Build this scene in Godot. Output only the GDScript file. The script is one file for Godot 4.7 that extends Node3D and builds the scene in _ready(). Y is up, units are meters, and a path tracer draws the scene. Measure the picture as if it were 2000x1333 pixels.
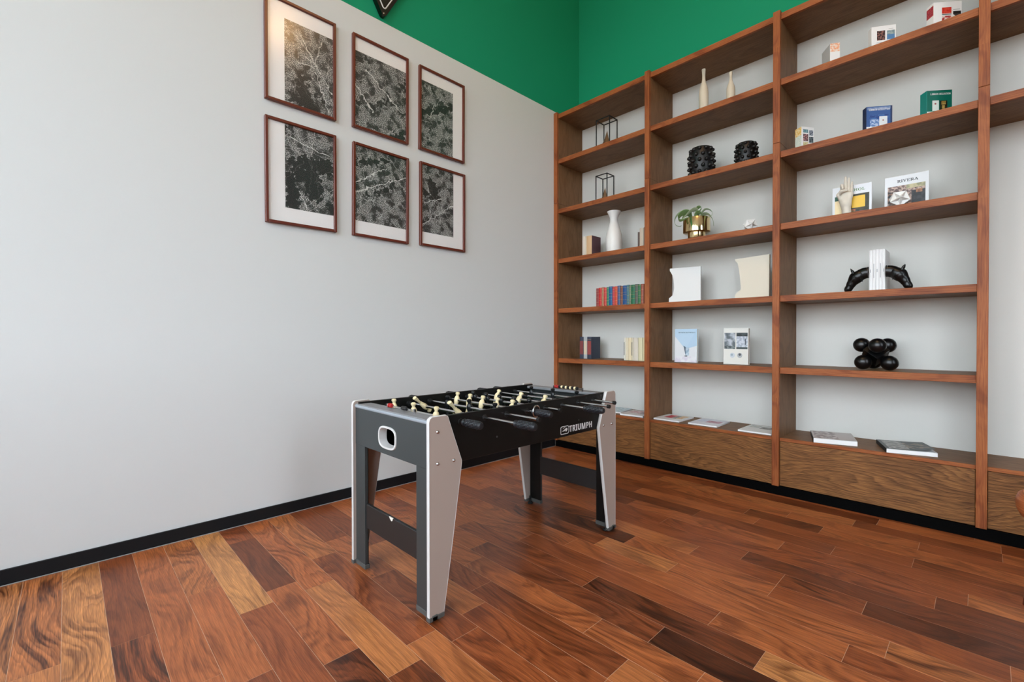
extends Node3D

# ---------------------------------------------------------------- mesh builder
class MB:
	var v := PackedVector3Array()
	var n := PackedVector3Array()
	var uv := PackedVector2Array()
	var idx := PackedInt32Array()
	var xf := Transform3D.IDENTITY
	func vert(p: Vector3, nn: Vector3, t := Vector2.ZERO) -> int:
		v.append(xf * p); n.append((xf.basis * nn).normalized()); uv.append(t)
		return v.size() - 1
	func tri(a: int, b: int, c: int) -> void:
		idx.append(a); idx.append(c); idx.append(b)
	func poly(pts: Array, outward: Vector3, uvs: Array = []) -> void:
		var nn: Vector3 = (pts[1] - pts[0]).cross(pts[2] - pts[0]).normalized()
		var flip := nn.dot(outward) < 0.0
		if flip: nn = -nn
		var base := v.size()
		for i in pts.size(): vert(pts[i], nn, uvs[i] if uvs.size() > i else Vector2.ZERO)
		for i in range(1, pts.size() - 1):
			if flip: tri(base, base + i + 1, base + i)
			else: tri(base, base + i, base + i + 1)
	func wuv(p: Vector3, nn: Vector3, grain: int, off: Vector2) -> Vector2:
		var a := nn.abs()
		var ax := 0 if a.x >= a.y and a.x >= a.z else (1 if a.y >= a.z else 2)
		var i := (grain + 1) % 3
		var j := (grain + 2) % 3
		if ax == grain: return Vector2(p[i], p[j]) + off
		return Vector2(p[grain], p[j] if ax == i else p[i]) + off
	func box(c: Vector3, s: Vector3, b := 0.002, grain := 0, off := Vector2.ZERO) -> void:
		var h := s * 0.5
		b = minf(b, minf(h.x, minf(h.y, h.z)) * 0.9)
		var g := h - Vector3(b, b, b)
		for a in 3:
			var p := (a + 1) % 3
			var q := (a + 2) % 3
			for sg in [-1.0, 1.0]:
				var pts := []
				for k in [[-1, -1], [1, -1], [1, 1], [-1, 1]]:
					var w := Vector3.ZERO
					w[a] = sg * h[a]; w[p] = k[0] * g[p]; w[q] = k[1] * g[q]
					pts.append(w)
				var o := Vector3.ZERO
				o[a] = sg
				facep(pts, o, c, grain, off)
			for sp in [-1.0, 1.0]:
				for sq in [-1.0, 1.0]:
					var pts := []
					for k in [[0, -1], [0, 1], [1, 1], [1, -1]]:
						var w := Vector3.ZERO
						w[a] = k[1] * g[a]
						w[p] = sp * (h[p] if k[0] == 0 else g[p])
						w[q] = sq * (g[q] if k[0] == 0 else h[q])
						pts.append(w)
					var o := Vector3.ZERO
					o[p] = sp; o[q] = sq
					facep(pts, o, c, grain, off)
		for sx in [-1.0, 1.0]:
			for sy in [-1.0, 1.0]:
				for sz in [-1.0, 1.0]:
					facep([Vector3(sx * h.x, sy * g.y, sz * g.z), Vector3(sx * g.x, sy * h.y, sz * g.z), Vector3(sx * g.x, sy * g.y, sz * h.z)], Vector3(sx, sy, sz), c, grain, off)
	func facep(pts: Array, o: Vector3, c: Vector3, grain: int, off: Vector2) -> void:
		var uvs := []
		var ps := []
		for w in pts:
			ps.append(w + c)
			uvs.append(wuv(w + c, o, grain, off))
		poly(ps, o, uvs)
	func slab(lo: Vector3, hi: Vector3, b := 0.002, grain := 0, off := Vector2.ZERO) -> void:
		box((lo + hi) * 0.5, (hi - lo).abs(), b, grain, off)
	func lathe(pr: Array, seg := 24, squash := Vector2(1, 1)) -> void:
		var m := pr.size() - 1
		var sn := []
		for i in m:
			var d: Vector2 = pr[i + 1] - pr[i]
			sn.append(Vector2(d.y, -d.x).normalized())
		for i in m:
			var n0: Vector2 = sn[i]
			var n1: Vector2 = sn[i]
			if i > 0 and sn[i - 1].dot(sn[i]) > 0.72: n0 = (sn[i - 1] + sn[i]).normalized()
			if i < m - 1 and sn[i + 1].dot(sn[i]) > 0.72: n1 = (sn[i + 1] + sn[i]).normalized()
			var base := v.size()
			for k in seg + 1:
				var an := TAU * k / seg
				var c := cos(an)
				var s := sin(an)
				vert(Vector3(pr[i].x * c * squash.x, pr[i].y, pr[i].x * s * squash.y), Vector3(n0.x * c / squash.x, n0.y, n0.x * s / squash.y), Vector2(float(k) / seg, pr[i].y))
				vert(Vector3(pr[i + 1].x * c * squash.x, pr[i + 1].y, pr[i + 1].x * s * squash.y), Vector3(n1.x * c / squash.x, n1.y, n1.x * s / squash.y), Vector2(float(k) / seg, pr[i + 1].y))
			for k in seg:
				var a := base + k * 2
				tri(a, a + 1, a + 3)
				tri(a, a + 3, a + 2)
	# elliptical sweep: path points, half widths, half thicknesses, a side hint
	func sweep(path: Array, w: Array, t: Array, hint: Vector3, seg := 8) -> void:
		var m := path.size()
		var base := v.size()
		for i in m:
			var d: Vector3 = (path[mini(i + 1, m - 1)] - path[maxi(i - 1, 0)]).normalized()
			var side := (hint - d * hint.dot(d)).normalized()
			var up := d.cross(side).normalized()
			for k in seg:
				var an := TAU * k / seg
				var c := cos(an)
				var s := sin(an)
				vert(path[i] + side * (w[i] * c) + up * (t[i] * s), side * (c / maxf(w[i], 1e-4)) + up * (s / maxf(t[i], 1e-4)), Vector2(float(i) / m, float(k) / seg))
		for i in m - 1:
			for k in seg:
				var a := base + i * seg + k
				var b := base + i * seg + (k + 1) % seg
				tri(a, b, b + seg)
				tri(a, b + seg, a + seg)
		for e in [0, m - 1]:
			var pts := []
			for k in seg:
				var an := TAU * k / seg
				var d: Vector3 = (path[mini(e + 1, m - 1)] - path[maxi(e - 1, 0)]).normalized()
				var side := (hint - d * hint.dot(d)).normalized()
				var up := d.cross(side).normalized()
				pts.append(path[e] + side * (w[e] * cos(an)) + up * (t[e] * sin(an)))
			if w[e] > 2e-4:
				var dd: Vector3 = path[e] - path[1 if e == 0 else m - 2]
				poly(pts, dd)
	func tube(path: Array, r: float, seg := 8) -> void:
		var d: Vector3 = path[path.size() - 1] - path[0]
		var hint := Vector3(0.31, 0.9, 0.2)
		if absf(d.normalized().dot(hint.normalized())) > 0.9: hint = Vector3(0.9, 0.1, 0.3)
		var w := []
		for i in path.size(): w.append(r)
		sweep(path, w, w, hint, seg)
	# 2D outline (x, y) given thickness in z, centred on z = 0
	func prism(pl: PackedVector2Array, z0: float, z1: float) -> void:
		var ids := Geometry2D.triangulate_polygon(pl)
		for sg in [0, 1]:
			var z := z1 if sg == 1 else z0
			for i in range(0, ids.size(), 3):
				var ps := []
				var us := []
				for k in 3:
					var q: Vector2 = pl[ids[i + k]]
					ps.append(Vector3(q.x, q.y, z)); us.append(q)
				poly(ps, Vector3(0, 0, 1 if sg == 1 else -1), us)
		var ccw := not Geometry2D.is_polygon_clockwise(pl)
		for i in pl.size():
			var a: Vector2 = pl[i]
			var b: Vector2 = pl[(i + 1) % pl.size()]
			var e := b - a
			var o := Vector3(e.y, -e.x, 0) if ccw else Vector3(-e.y, e.x, 0)
			poly([Vector3(a.x, a.y, z0), Vector3(b.x, b.y, z0), Vector3(b.x, b.y, z1), Vector3(a.x, a.y, z1)], o)
	# upright rectangle facing +z with 0..1 texture coordinates
	func card(x0: float, y0: float, x1: float, y1: float, z: float) -> void:
		poly([Vector3(x0, y0, z), Vector3(x1, y0, z), Vector3(x1, y1, z), Vector3(x0, y1, z)], Vector3(0, 0, 1), [Vector2(0, 1), Vector2(1, 1), Vector2(1, 0), Vector2(0, 0)])
	# blended tapered capsules [a, b, ra, rb] meshed as surface nets
	func blob(bones: Array, k: float, cell: float) -> void:
		var lo := Vector3(9, 9, 9)
		var hi := -lo
		for b in bones:
			for e in [0, 1]:
				var r := Vector3.ONE * (maxf(b[2], b[3]) + cell * 3.0)
				lo = lo.min(b[e] - r); hi = hi.max(b[e] + r)
		var nx := int((hi.x - lo.x) / cell) + 2
		var ny := int((hi.y - lo.y) / cell) + 2
		var nz := int((hi.z - lo.z) / cell) + 2
		var f := PackedFloat32Array()
		f.resize(nx * ny * nz)
		f.fill(1.0)
		for b in bones:
			var pa: Vector3 = b[0]
			var ba: Vector3 = b[1] - pa
			var bb := maxf(ba.length_squared(), 1e-9)
			var rr: float = maxf(b[2], b[3]) + k + cell * 2.5
			var l: Vector3 = (pa.min(b[1]) - Vector3.ONE * rr - lo) / cell
			var u: Vector3 = (pa.max(b[1]) + Vector3.ONE * rr - lo) / cell
			for z in range(maxi(0, int(l.z)), mini(nz, int(u.z) + 2)):
				for y in range(maxi(0, int(l.y)), mini(ny, int(u.y) + 2)):
					for x in range(maxi(0, int(l.x)), mini(nx, int(u.x) + 2)):
						var q := lo + Vector3(x, y, z) * cell - pa
						var h := clampf(q.dot(ba) / bb, 0.0, 1.0)
						var d: float = (q - ba * h).length() - lerpf(b[2], b[3], h)
						var at := (z * ny + y) * nx + x
						var g := maxf(k - absf(d - f[at]), 0.0) / k
						f[at] = minf(d, f[at]) - g * g * k * 0.25
		var ids := {}
		var base := v.size()
		var stp := [1, nx, nx * ny]
		for z in nz - 1:
			for y in ny - 1:
				for x in nx - 1:
					var at := (z * ny + y) * nx + x
					var msk := 0
					var acc := Vector3.ZERO
					var cnt := 0
					var cv := []
					for c in 8:
						var val := f[at + (c & 1) + ((c >> 1) & 1) * nx + (c >> 2) * nx * ny]
						cv.append(val)
						if val < 0.0: msk |= 1 << c
					if msk == 0 or msk == 255: continue
					for c in 8:
						for ax in 3:
							if c & (1 << ax): continue
							var d := c | (1 << ax)
							if (cv[c] < 0.0) == (cv[d] < 0.0): continue
							var t: float = cv[c] / (cv[c] - cv[d])
							var p := Vector3(c & 1, (c >> 1) & 1, c >> 2)
							p[ax] += t
							acc += p; cnt += 1
					var gr := Vector3(cv[1] + cv[3] + cv[5] + cv[7] - cv[0] - cv[2] - cv[4] - cv[6], cv[2] + cv[3] + cv[6] + cv[7] - cv[0] - cv[1] - cv[4] - cv[5], cv[4] + cv[5] + cv[6] + cv[7] - cv[0] - cv[1] - cv[2] - cv[3])
					ids[at] = vert(lo + (Vector3(x, y, z) + acc / cnt) * cell, gr)
		for at in ids:
			for ax in 3:
				var s0 := f[at] < 0.0
				if s0 == (f[at + stp[ax]] < 0.0): continue
				var p: int = stp[(ax + 1) % 3]
				var q: int = stp[(ax + 2) % 3]
				if not (ids.has(at - p) and ids.has(at - q) and ids.has(at - p - q)): continue
				var a: int = ids[at]
				var b: int = ids[at - p]
				var c: int = ids[at - p - q]
				var d: int = ids[at - q]
				if s0:
					tri(a, b, c); tri(a, c, d)
				else:
					tri(a, c, b); tri(a, d, c)
	func mesh() -> ArrayMesh:
		var a := []
		a.resize(Mesh.ARRAY_MAX)
		a[Mesh.ARRAY_VERTEX] = v; a[Mesh.ARRAY_NORMAL] = n; a[Mesh.ARRAY_TEX_UV] = uv; a[Mesh.ARRAY_INDEX] = idx
		var m := ArrayMesh.new()
		m.add_surface_from_arrays(Mesh.PRIMITIVE_TRIANGLES, a)
		return m

# ---------------------------------------------------------------- scene helpers
var taken := {}
var M := {}

func numbered(called: String) -> String:
	taken[called] = taken.get(called, -1) + 1
	return called if taken[called] == 0 else "%s_%03d" % [called, taken[called]]

func thing(called: String, label: String, category: String, at := Vector3.ZERO, turn := 0.0, group := "") -> Node3D:
	var o := Node3D.new()
	o.name = numbered(called)
	add_child(o)
	o.position = at
	o.rotation.y = turn
	o.set_meta("label", label); o.set_meta("category", category)
	if group: o.set_meta("group", group)
	return o

func struct(called: String) -> Node3D:
	var o := Node3D.new()
	o.name = called
	add_child(o)
	o.set_meta("kind", "structure")
	return o

func part(m, called: String, mat: Material, parent: Node, label := "") -> MeshInstance3D:
	var o := MeshInstance3D.new()
	o.name = called
	o.mesh = m.mesh() if m is MB else m
	o.material_override = mat
	o.cast_shadow = GeometryInstance3D.SHADOW_CASTING_SETTING_ON
	parent.add_child(o, true)
	if label: o.set_meta("label", label)
	return o

func mat(c: Color, rough := 0.5, metal := 0.0, spec := 0.5, tex: Texture2D = null, sc := Vector3.ONE) -> StandardMaterial3D:
	var m := StandardMaterial3D.new()
	m.albedo_color = c; m.roughness = rough; m.metallic = metal; m.metallic_specular = spec
	if tex:
		m.albedo_texture = tex
		m.uv1_scale = sc
	return m

func rgb(r: float, g: float, b: float) -> Color: return Color(r / 255.0, g / 255.0, b / 255.0)

func noise(seed_: int, freq: float, kind := FastNoiseLite.TYPE_SIMPLEX, oct := 1) -> FastNoiseLite:
	var f := FastNoiseLite.new()
	f.seed = seed_; f.frequency = freq; f.noise_type = kind
	f.fractal_type = FastNoiseLite.FRACTAL_FBM if oct > 1 else FastNoiseLite.FRACTAL_NONE
	f.fractal_octaves = oct
	return f

# wood: grain along u; sx, sy the metres that the picture covers
func wood(w: int, h: int, sx: float, sy: float, sd: int, rings: float, wander: float, streak: float, patch: float, dark: Color, light: Color, knots := 0) -> ImageTexture:
	var a := noise(sd, 1.0)
	var b := noise(sd + 1, 1.0)
	var c := noise(sd + 2, 1.0)
	var d := noise(sd + 3, 1.0, FastNoiseLite.TYPE_SIMPLEX, 3)
	var rg := RandomNumberGenerator.new()
	rg.seed = sd * 77 + 5
	var kn := []
	for i in knots: kn.append(Vector3(rg.randf() * sx, rg.randf() * sy, rg.randf_range(0.006, 0.014)))
	var by := PackedByteArray()
	by.resize(w * h * 3)
	var at := 0
	for y in h:
		var Y := sy * y / h
		for x in w:
			var X := sx * x / w
			var bend := 0.0
			var kd := 0.0
			for k in kn:
				var q := Vector2((X - k.x) * 0.45, Y - k.y)
				var e: float = exp(-q.length_squared() / (k.z * k.z * 3.0))
				bend += e * k.z * 1.6 * (1.0 if Y > k.y else -1.0)
				kd = maxf(kd, exp(-q.length_squared() / (k.z * k.z * 0.16)))
			var lowf := a.get_noise_2d(X * 1.3, Y * 4.0)
			var t := (Y + bend) * rings + lowf * wander * 3.0 + b.get_noise_2d(X * 2.0, Y * 30.0) * 0.25
			var fr := t - floorf(t)
			var ring := fr * fr * (1.0 - smoothstep(0.84, 1.0, fr))
			var fib := c.get_noise_2d(X * 4.0, Y * 300.0)
			var fib2 := b.get_noise_2d(X * 14.0 + 40.0, Y * 900.0)
			var pat := d.get_noise_2d(X * 1.9, Y * 10.0 + lowf)
			var L := 0.64 - ring * 0.30 * streak + fib * 0.15 * streak + fib2 * 0.13 * streak - patch * smoothstep(0.05, 0.6, pat) + patch * 0.35 * smoothstep(0.1, 0.6, -pat) - kd * 0.7
			L = clampf(L, 0.0, 1.0)
			by[at] = int(255.0 * lerpf(dark.r, light.r, L))
			by[at + 1] = int(255.0 * lerpf(dark.g, light.g, L))
			by[at + 2] = int(255.0 * lerpf(dark.b, light.b, L))
			at += 3
	return ImageTexture.create_from_image(Image.create_from_data(w, h, false, Image.FORMAT_RGB8, by))

# flat print: r rectangle, n mottled rectangle, c disc, t triangle; all in parts of the picture
func printed(w: int, h: int, base: Color, ops: Array) -> ImageTexture:
	var im := Image.create(w, h, false, Image.FORMAT_RGB8)
	im.fill(base)
	for o in ops:
		var x0 := int(o[1] * w)
		var y0 := int(o[2] * h)
		match o[0]:
			"r":
				im.fill_rect(Rect2i(x0, y0, maxi(1, int(o[3] * w) - x0), maxi(1, int(o[4] * h) - y0)), o[5])
			"n":
				var f := noise(o[8], o[7], FastNoiseLite.TYPE_SIMPLEX, 3)
				for y in range(y0, mini(h, int(o[4] * h))):
					for x in range(x0, mini(w, int(o[3] * w))):
						im.set_pixel(x, y, o[5].lerp(o[6], smoothstep(-0.55, 0.55, f.get_noise_2d(x * 90.0 / w, y * 90.0 / w))))
			"c":
				var rr: float = o[3] * w
				for y in range(maxi(0, y0 - int(rr)), mini(h, y0 + int(rr) + 1)):
					for x in range(maxi(0, x0 - int(rr)), mini(w, x0 + int(rr) + 1)):
						if Vector2(x - x0, y - y0).length() <= rr: im.set_pixel(x, y, o[4])
			"t":
				var p := PackedVector2Array([Vector2(o[1] * w, o[2] * h), Vector2(o[3] * w, o[4] * h), Vector2(o[5] * w, o[6] * h)])
				for y in h:
					for x in w:
						if Geometry2D.is_point_in_polygon(Vector2(x, y), p): im.set_pixel(x, y, o[7])
	return ImageTexture.create_from_image(im)

func text(s: String, height: float, width: float, font: String, mt: Material, parent: Node, at: Vector3, deep := 0.0006, weight := 700) -> void:
	var f := SystemFont.new()
	f.font_names = PackedStringArray([font])
	f.font_weight = weight
	var t := TextMesh.new()
	t.text = s; t.font = f; t.font_size = 64; t.pixel_size = height / 46.0; t.depth = deep
	t.horizontal_alignment = HORIZONTAL_ALIGNMENT_CENTER
	t.vertical_alignment = VERTICAL_ALIGNMENT_CENTER
	var o := part(t, "lettering", mt, parent)
	var w := t.get_aabb().size.x
	o.position = at
	if w > 0.0: o.scale = Vector3(width / w, 1, 1)

const SHELF := [0.3984, 0.8883, 1.3872, 1.8853, 2.3841, 2.8831]
const POST := [0.0, 1.0118, 1.9985, 3.002, 4.005]
const PW := 0.0440

func _ready() -> void:
	set_view()
	make_materials()
	room()
	floor_boards()
	bookcase()
	foosball()
	pictures()
	shelf_things()
	bench_things()
	sign_board()
	stool()
	pendant()

# ---------------------------------------------------------------- camera, sky, exposure
func set_view() -> void:
	var cam := Camera3D.new()
	cam.name = "camera"
	cam.fov = rad_to_deg(2.0 * atan(666.5 / 897.2248))
	cam.near = 0.05
	cam.far = 200.0
	add_child(cam)
	cam.transform = Transform3D(Basis(Vector3(0.6964769, -0.0013715, -0.71757791), Vector3(-0.00493161, 0.99996541, -0.00669783), Vector3(0.71756227, 0.0082037, 0.69644604)), Vector3(3.0347, 1.10, 3.9488))
	cam.current = true
	var env := Environment.new()
	var sky := Sky.new()
	var sm := ProceduralSkyMaterial.new()
	sm.sky_top_color = Color(0.90, 0.95, 1.0)
	sm.sky_horizon_color = Color(0.94, 0.975, 1.0)
	sm.ground_horizon_color = Color(0.66, 0.66, 0.64)
	sm.ground_bottom_color = Color(0.55, 0.54, 0.52)
	sm.sky_energy_multiplier = 1.0
	sm.ground_energy_multiplier = 1.0
	sky.sky_material = sm
	env.background_mode = Environment.BG_SKY
	env.sky = sky
	env.background_energy_multiplier = 8.0
	env.tonemap_mode = Environment.TONE_MAPPER_LINEAR
	env.tonemap_exposure = 1.26
	env.sdfgi_enabled = true
	env.ssao_enabled = true
	env.ssil_enabled = true
	var we := WorldEnvironment.new()
	we.name = "surroundings"
	we.environment = env
	add_child(we)

# ---------------------------------------------------------------- materials
func make_materials() -> void:
	var pt := NoiseTexture2D.new()
	pt.width = 512; pt.height = 512; pt.seamless = true; pt.as_normal_map = true; pt.bump_strength = 1.2
	pt.noise = noise(4, 0.03, FastNoiseLite.TYPE_SIMPLEX, 4)
	M.white = mat(Color(0.855, 0.87, 0.87), 0.85, 0, 0.2)
	M.back = mat(Color(0.875, 0.87, 0.845), 0.6, 0, 0.3)
	M.green = mat(Color(0.105, 0.60, 0.44), 0.75, 0, 0.3)
	M.black = mat(Color(0.10, 0.105, 0.115), 0.5, 0, 0.3)
	M.plinth = mat(Color(0.02, 0.02, 0.022), 0.7, 0, 0.15)
	M.seal = mat(Color(0.6, 0.6, 0.6), 0.6)
	M.ceiling = mat(Color(0.9, 0.9, 0.89), 0.9, 0, 0.2)
	M.filler = mat(Color(0.80, 0.66, 0.55), 0.8)
	var fd := Color(0.42, 0.36, 0.34)
	var fl := Color(1.0, 0.98, 0.95)
	var ft := [wood(1024, 512, 2.6, 0.52, 11, 40.0, 0.35, 0.8, 0.16, fd, fl), wood(1024, 512, 2.6, 0.52, 31, 32.0, 0.75, 0.95, 0.24, fd, fl, 9), wood(1024, 512, 2.6, 0.52, 51, 36.0, 1.0, 0.9, 0.38, Color(0.27, 0.21, 0.18), fl, 4)]
	M.floor = []
	for t in 10:
		var k := t / 9.0
		var c := Color(0.43, 0.225, 0.125).lerp(Color(0.84, 0.48, 0.275), minf(k * 1.8, 1.0)).lerp(Color(1.0, 0.72, 0.45), maxf(0.0, k * 1.9 - 0.9))
		var row := []
		for x in 3: row.append(mat(c, 0.36, 0, 0.45, ft[x], Vector3(1 / 2.6, 1 / 0.52, 1)))
		M.floor.append(row)
	var vt := wood(1024, 512, 3.4, 0.5, 71, 60.0, 0.7, 0.9, 0.12, Color(0.55, 0.5, 0.46), Color(1, 1, 1))
	M.veneer = mat(Color(0.605, 0.46, 0.325), 0.5, 0, 0.3, vt, Vector3(1 / 3.4, 1 / 0.5, 1))
	var dt := wood(1536, 400, 3.96, 0.36, 93, 56.0, 0.9, 1.35, 0.14, Color(0.40, 0.34, 0.28), Color(1, 0.98, 0.93))
	M.drawer = mat(Color(0.68, 0.485, 0.295), 0.55, 0, 0.4, dt, Vector3(1 / 3.96, 1 / 0.36, 1))
	var et := wood(512, 128, 1.6, 0.10, 111, 90.0, 0.22, 1.0, 0.3, Color(0.62, 0.5, 0.44), Color(1, 1, 1))
	M.edge = mat(Color(0.71, 0.43, 0.235), 0.5, 0, 0.4, et, Vector3(1 / 1.6, 10, 1))
	M.grey = mat(Color(0.215, 0.233, 0.236), 0.5)
	M.greytop = mat(Color(0.50, 0.50, 0.51), 0.45)
	M.silver = mat(Color(0.685, 0.62, 0.58), 0.5, 0.0, 0.5)
	M.molding = mat(Color(0.84, 0.83, 0.82), 0.4)
	M.rail = mat(Color(0.05, 0.047, 0.042), 0.45, 0, 0.35)
	M.bar = mat(Color(0.13, 0.126, 0.126), 0.5)
	M.chrome = mat(Color(0.82, 0.82, 0.83), 0.18, 1.0)
	M.grip = mat(Color(0.085, 0.095, 0.115), 0.5)
	M.cream = mat(Color(0.90, 0.83, 0.66), 0.35)
	M.manblack = mat(Color(0.05, 0.055, 0.065), 0.35)
	M.pitch = mat(Color(0.05, 0.20, 0.12), 0.5)
	M.red = mat(Color(0.70, 0.12, 0.12), 0.4)
	M.rubber = mat(Color(0.025, 0.025, 0.025), 0.6)
	M.dark = mat(Color(0.008, 0.008, 0.008), 0.9, 0, 0.1)
	M.dusty = mat(Color(0.32, 0.32, 0.31), 0.7)
	M.mark = mat(Color(0.88, 0.88, 0.88), 0.5)
	M.frame = mat(Color(0.40, 0.165, 0.105), 0.3, 0, 0.5)
	M.paper = mat(Color(0.95, 0.95, 0.95), 0.7)
	M.glass = mat(Color(1, 1, 1, 0.02), 0.22, 0, 0.5)
	M.glass.transparency = BaseMaterial3D.TRANSPARENCY_ALPHA
	M.window_glass = mat(Color(1, 1, 1, 0.04), 0.02)
	M.window_glass.transparency = BaseMaterial3D.TRANSPARENCY_ALPHA
	M.pages = mat(Color(0.92, 0.90, 0.85), 0.8)
	M.china = mat(Color(0.93, 0.925, 0.91), 0.35)
	M.stone = mat(Color(0.84, 0.80, 0.72), 0.6)
	M.plaster = mat(Color(0.90, 0.90, 0.89), 0.6)
	M.creamslab = mat(Color(0.90, 0.865, 0.79), 0.6)
	M.wire = mat(Color(0.03, 0.035, 0.035), 0.5)
	M.bronze = mat(Color(0.46, 0.35, 0.24), 0.5, 0.4)
	M.gloss = mat(Color(0.022, 0.024, 0.028), 0.3, 0, 0.5)
	M.stud = mat(Color(0.045, 0.05, 0.058), 0.42)
	M.brass = mat(Color(0.88, 0.79, 0.60), 0.14, 1.0)
	M.leaf = mat(Color(0.60, 0.66, 0.53), 0.55)
	M.leafdark = mat(Color(0.46, 0.57, 0.36), 0.55)
	M.soil = mat(Color(0.12, 0.09, 0.07), 0.9)
	M.hand = mat(Color(0.85, 0.82, 0.765), 0.6)
	M.ink = mat(Color(0.25, 0.28, 0.30), 0.6)
	M.stoolwood = mat(Color(0.84, 0.51, 0.31), 0.4, 0, 0.4, et, Vector3(1 / 1.6, 10, 1))

# ---------------------------------------------------------------- the room
const RX := 7.6
const RZ := 6.4
const RH := 5.0
func room() -> void:
	var o := struct("wall_left")
	var m := MB.new(); m.slab(Vector3(-0.2, -0.2, -0.2), Vector3(0, 3.374, RZ + 0.2), 0.0005); part(m, "lower_plaster", M.white, o)
	m = MB.new(); m.slab(Vector3(-0.2, 3.374, -0.2), Vector3(0, RH + 0.2, RZ + 0.2), 0.0005); part(m, "green_plaster", M.green, o)
	o = struct("wall_back")
	m = MB.new(); m.slab(Vector3(0, -0.2, -0.2), Vector3(RX, 3.33, 0), 0.0005); part(m, "lower_plaster", M.back, o)
	m = MB.new(); m.slab(Vector3(0, 3.33, -0.2), Vector3(RX, RH + 0.2, 0), 0.0005); part(m, "green_plaster", M.green, o)
	o = struct("ceiling")
	m = MB.new(); m.slab(Vector3(0, RH, 0), Vector3(RX, RH + 0.2, RZ), 0.0005); part(m, "slab", M.ceiling, o)
	o = struct("baseboard_left")
	m = MB.new(); m.slab(Vector3(0, 0.001, 0.41), Vector3(0.012, 0.0705, RZ), 0.001); part(m, "board", M.black, o)
	m = MB.new(); m.slab(Vector3(0.012, 0.0, 0.42), Vector3(0.016, 0.004, RZ), 0.001); part(m, "sealant", M.seal, o)
	o = struct("baseboard_right")
	m = MB.new(); m.slab(Vector3(RX - 0.012, 0.001, 0.0), Vector3(RX, 0.0705, RZ), 0.001); part(m, "board", M.black, o)
	# tall windows: two in the wall behind the camera, two in the right wall
	glazed(struct("wall_front"), 0, RX, [[0.15, 1.85], [2.15, 3.85], [4.15, 5.85]], Transform3D(Basis.IDENTITY, Vector3(0, 0, RZ)), 1)
	glazed(struct("wall_right"), 0, RZ, [[2.4, 3.8]], Transform3D(Basis(Vector3(0, 0, 1), Vector3(0, 1, 0), Vector3(1, 0, 0)), Vector3(RX, 0, 0)), 4)

# wall along local x with openings, outside at +z
func glazed(o: Node3D, x0: float, x1: float, holes: Array, xf: Transform3D, first: int) -> void:
	var y0 := 1.0
	var y1 := 4.75
	var rects := [[x0, -0.2, x1, y0, "sill_wall", M.white], [x0, y1, x1, RH + 0.2, "head_wall", M.green]]
	var xs := [x0]
	for h in holes: xs.append_array(h)
	xs.append(x1)
	for i in range(0, xs.size(), 2):
		rects.append([xs[i], y0, xs[i + 1], 3.374, "lower_pier", M.white])
		rects.append([xs[i], 3.374, xs[i + 1], y1, "green_pier", M.green])
	for r in rects:
		var m := MB.new()
		m.xf = xf
		m.slab(Vector3(r[0], r[1], 0), Vector3(r[2], r[3], 0.2), 0.0005)
		part(m, r[4], r[5], o)
	for i in holes.size():
		var w := struct("window_%d" % (first + i))
		var a: float = holes[i][0]
		var b: float = holes[i][1]
		var m := MB.new()
		m.xf = xf
		for x in [a + 0.025, (a + b) / 2, b - 0.025]: m.box(Vector3(x, (y0 + y1) / 2, 0.1), Vector3(0.05, y1 - y0, 0.06), 0.003)
		for y in [y0 + 0.025, 2.6, y1 - 0.025]: m.box(Vector3((a + b) / 2, y, 0.1), Vector3(b - a, 0.05, 0.055), 0.003)
		part(m, "window_frame", M.black, w)
		for q in 2:
			for r in 2:
				m = MB.new()
				m.xf = xf
				var xa: float = lerpf(a, b, q * 0.5) + 0.03
				m.slab(Vector3(xa, y0 + 0.05 if r == 0 else 2.625, 0.097), Vector3(xa + (b - a) / 2 - 0.06, 2.575 if r == 0 else y1 - 0.05, 0.103), 0.0005)
				part(m, "pane", M.window_glass, w)

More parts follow.
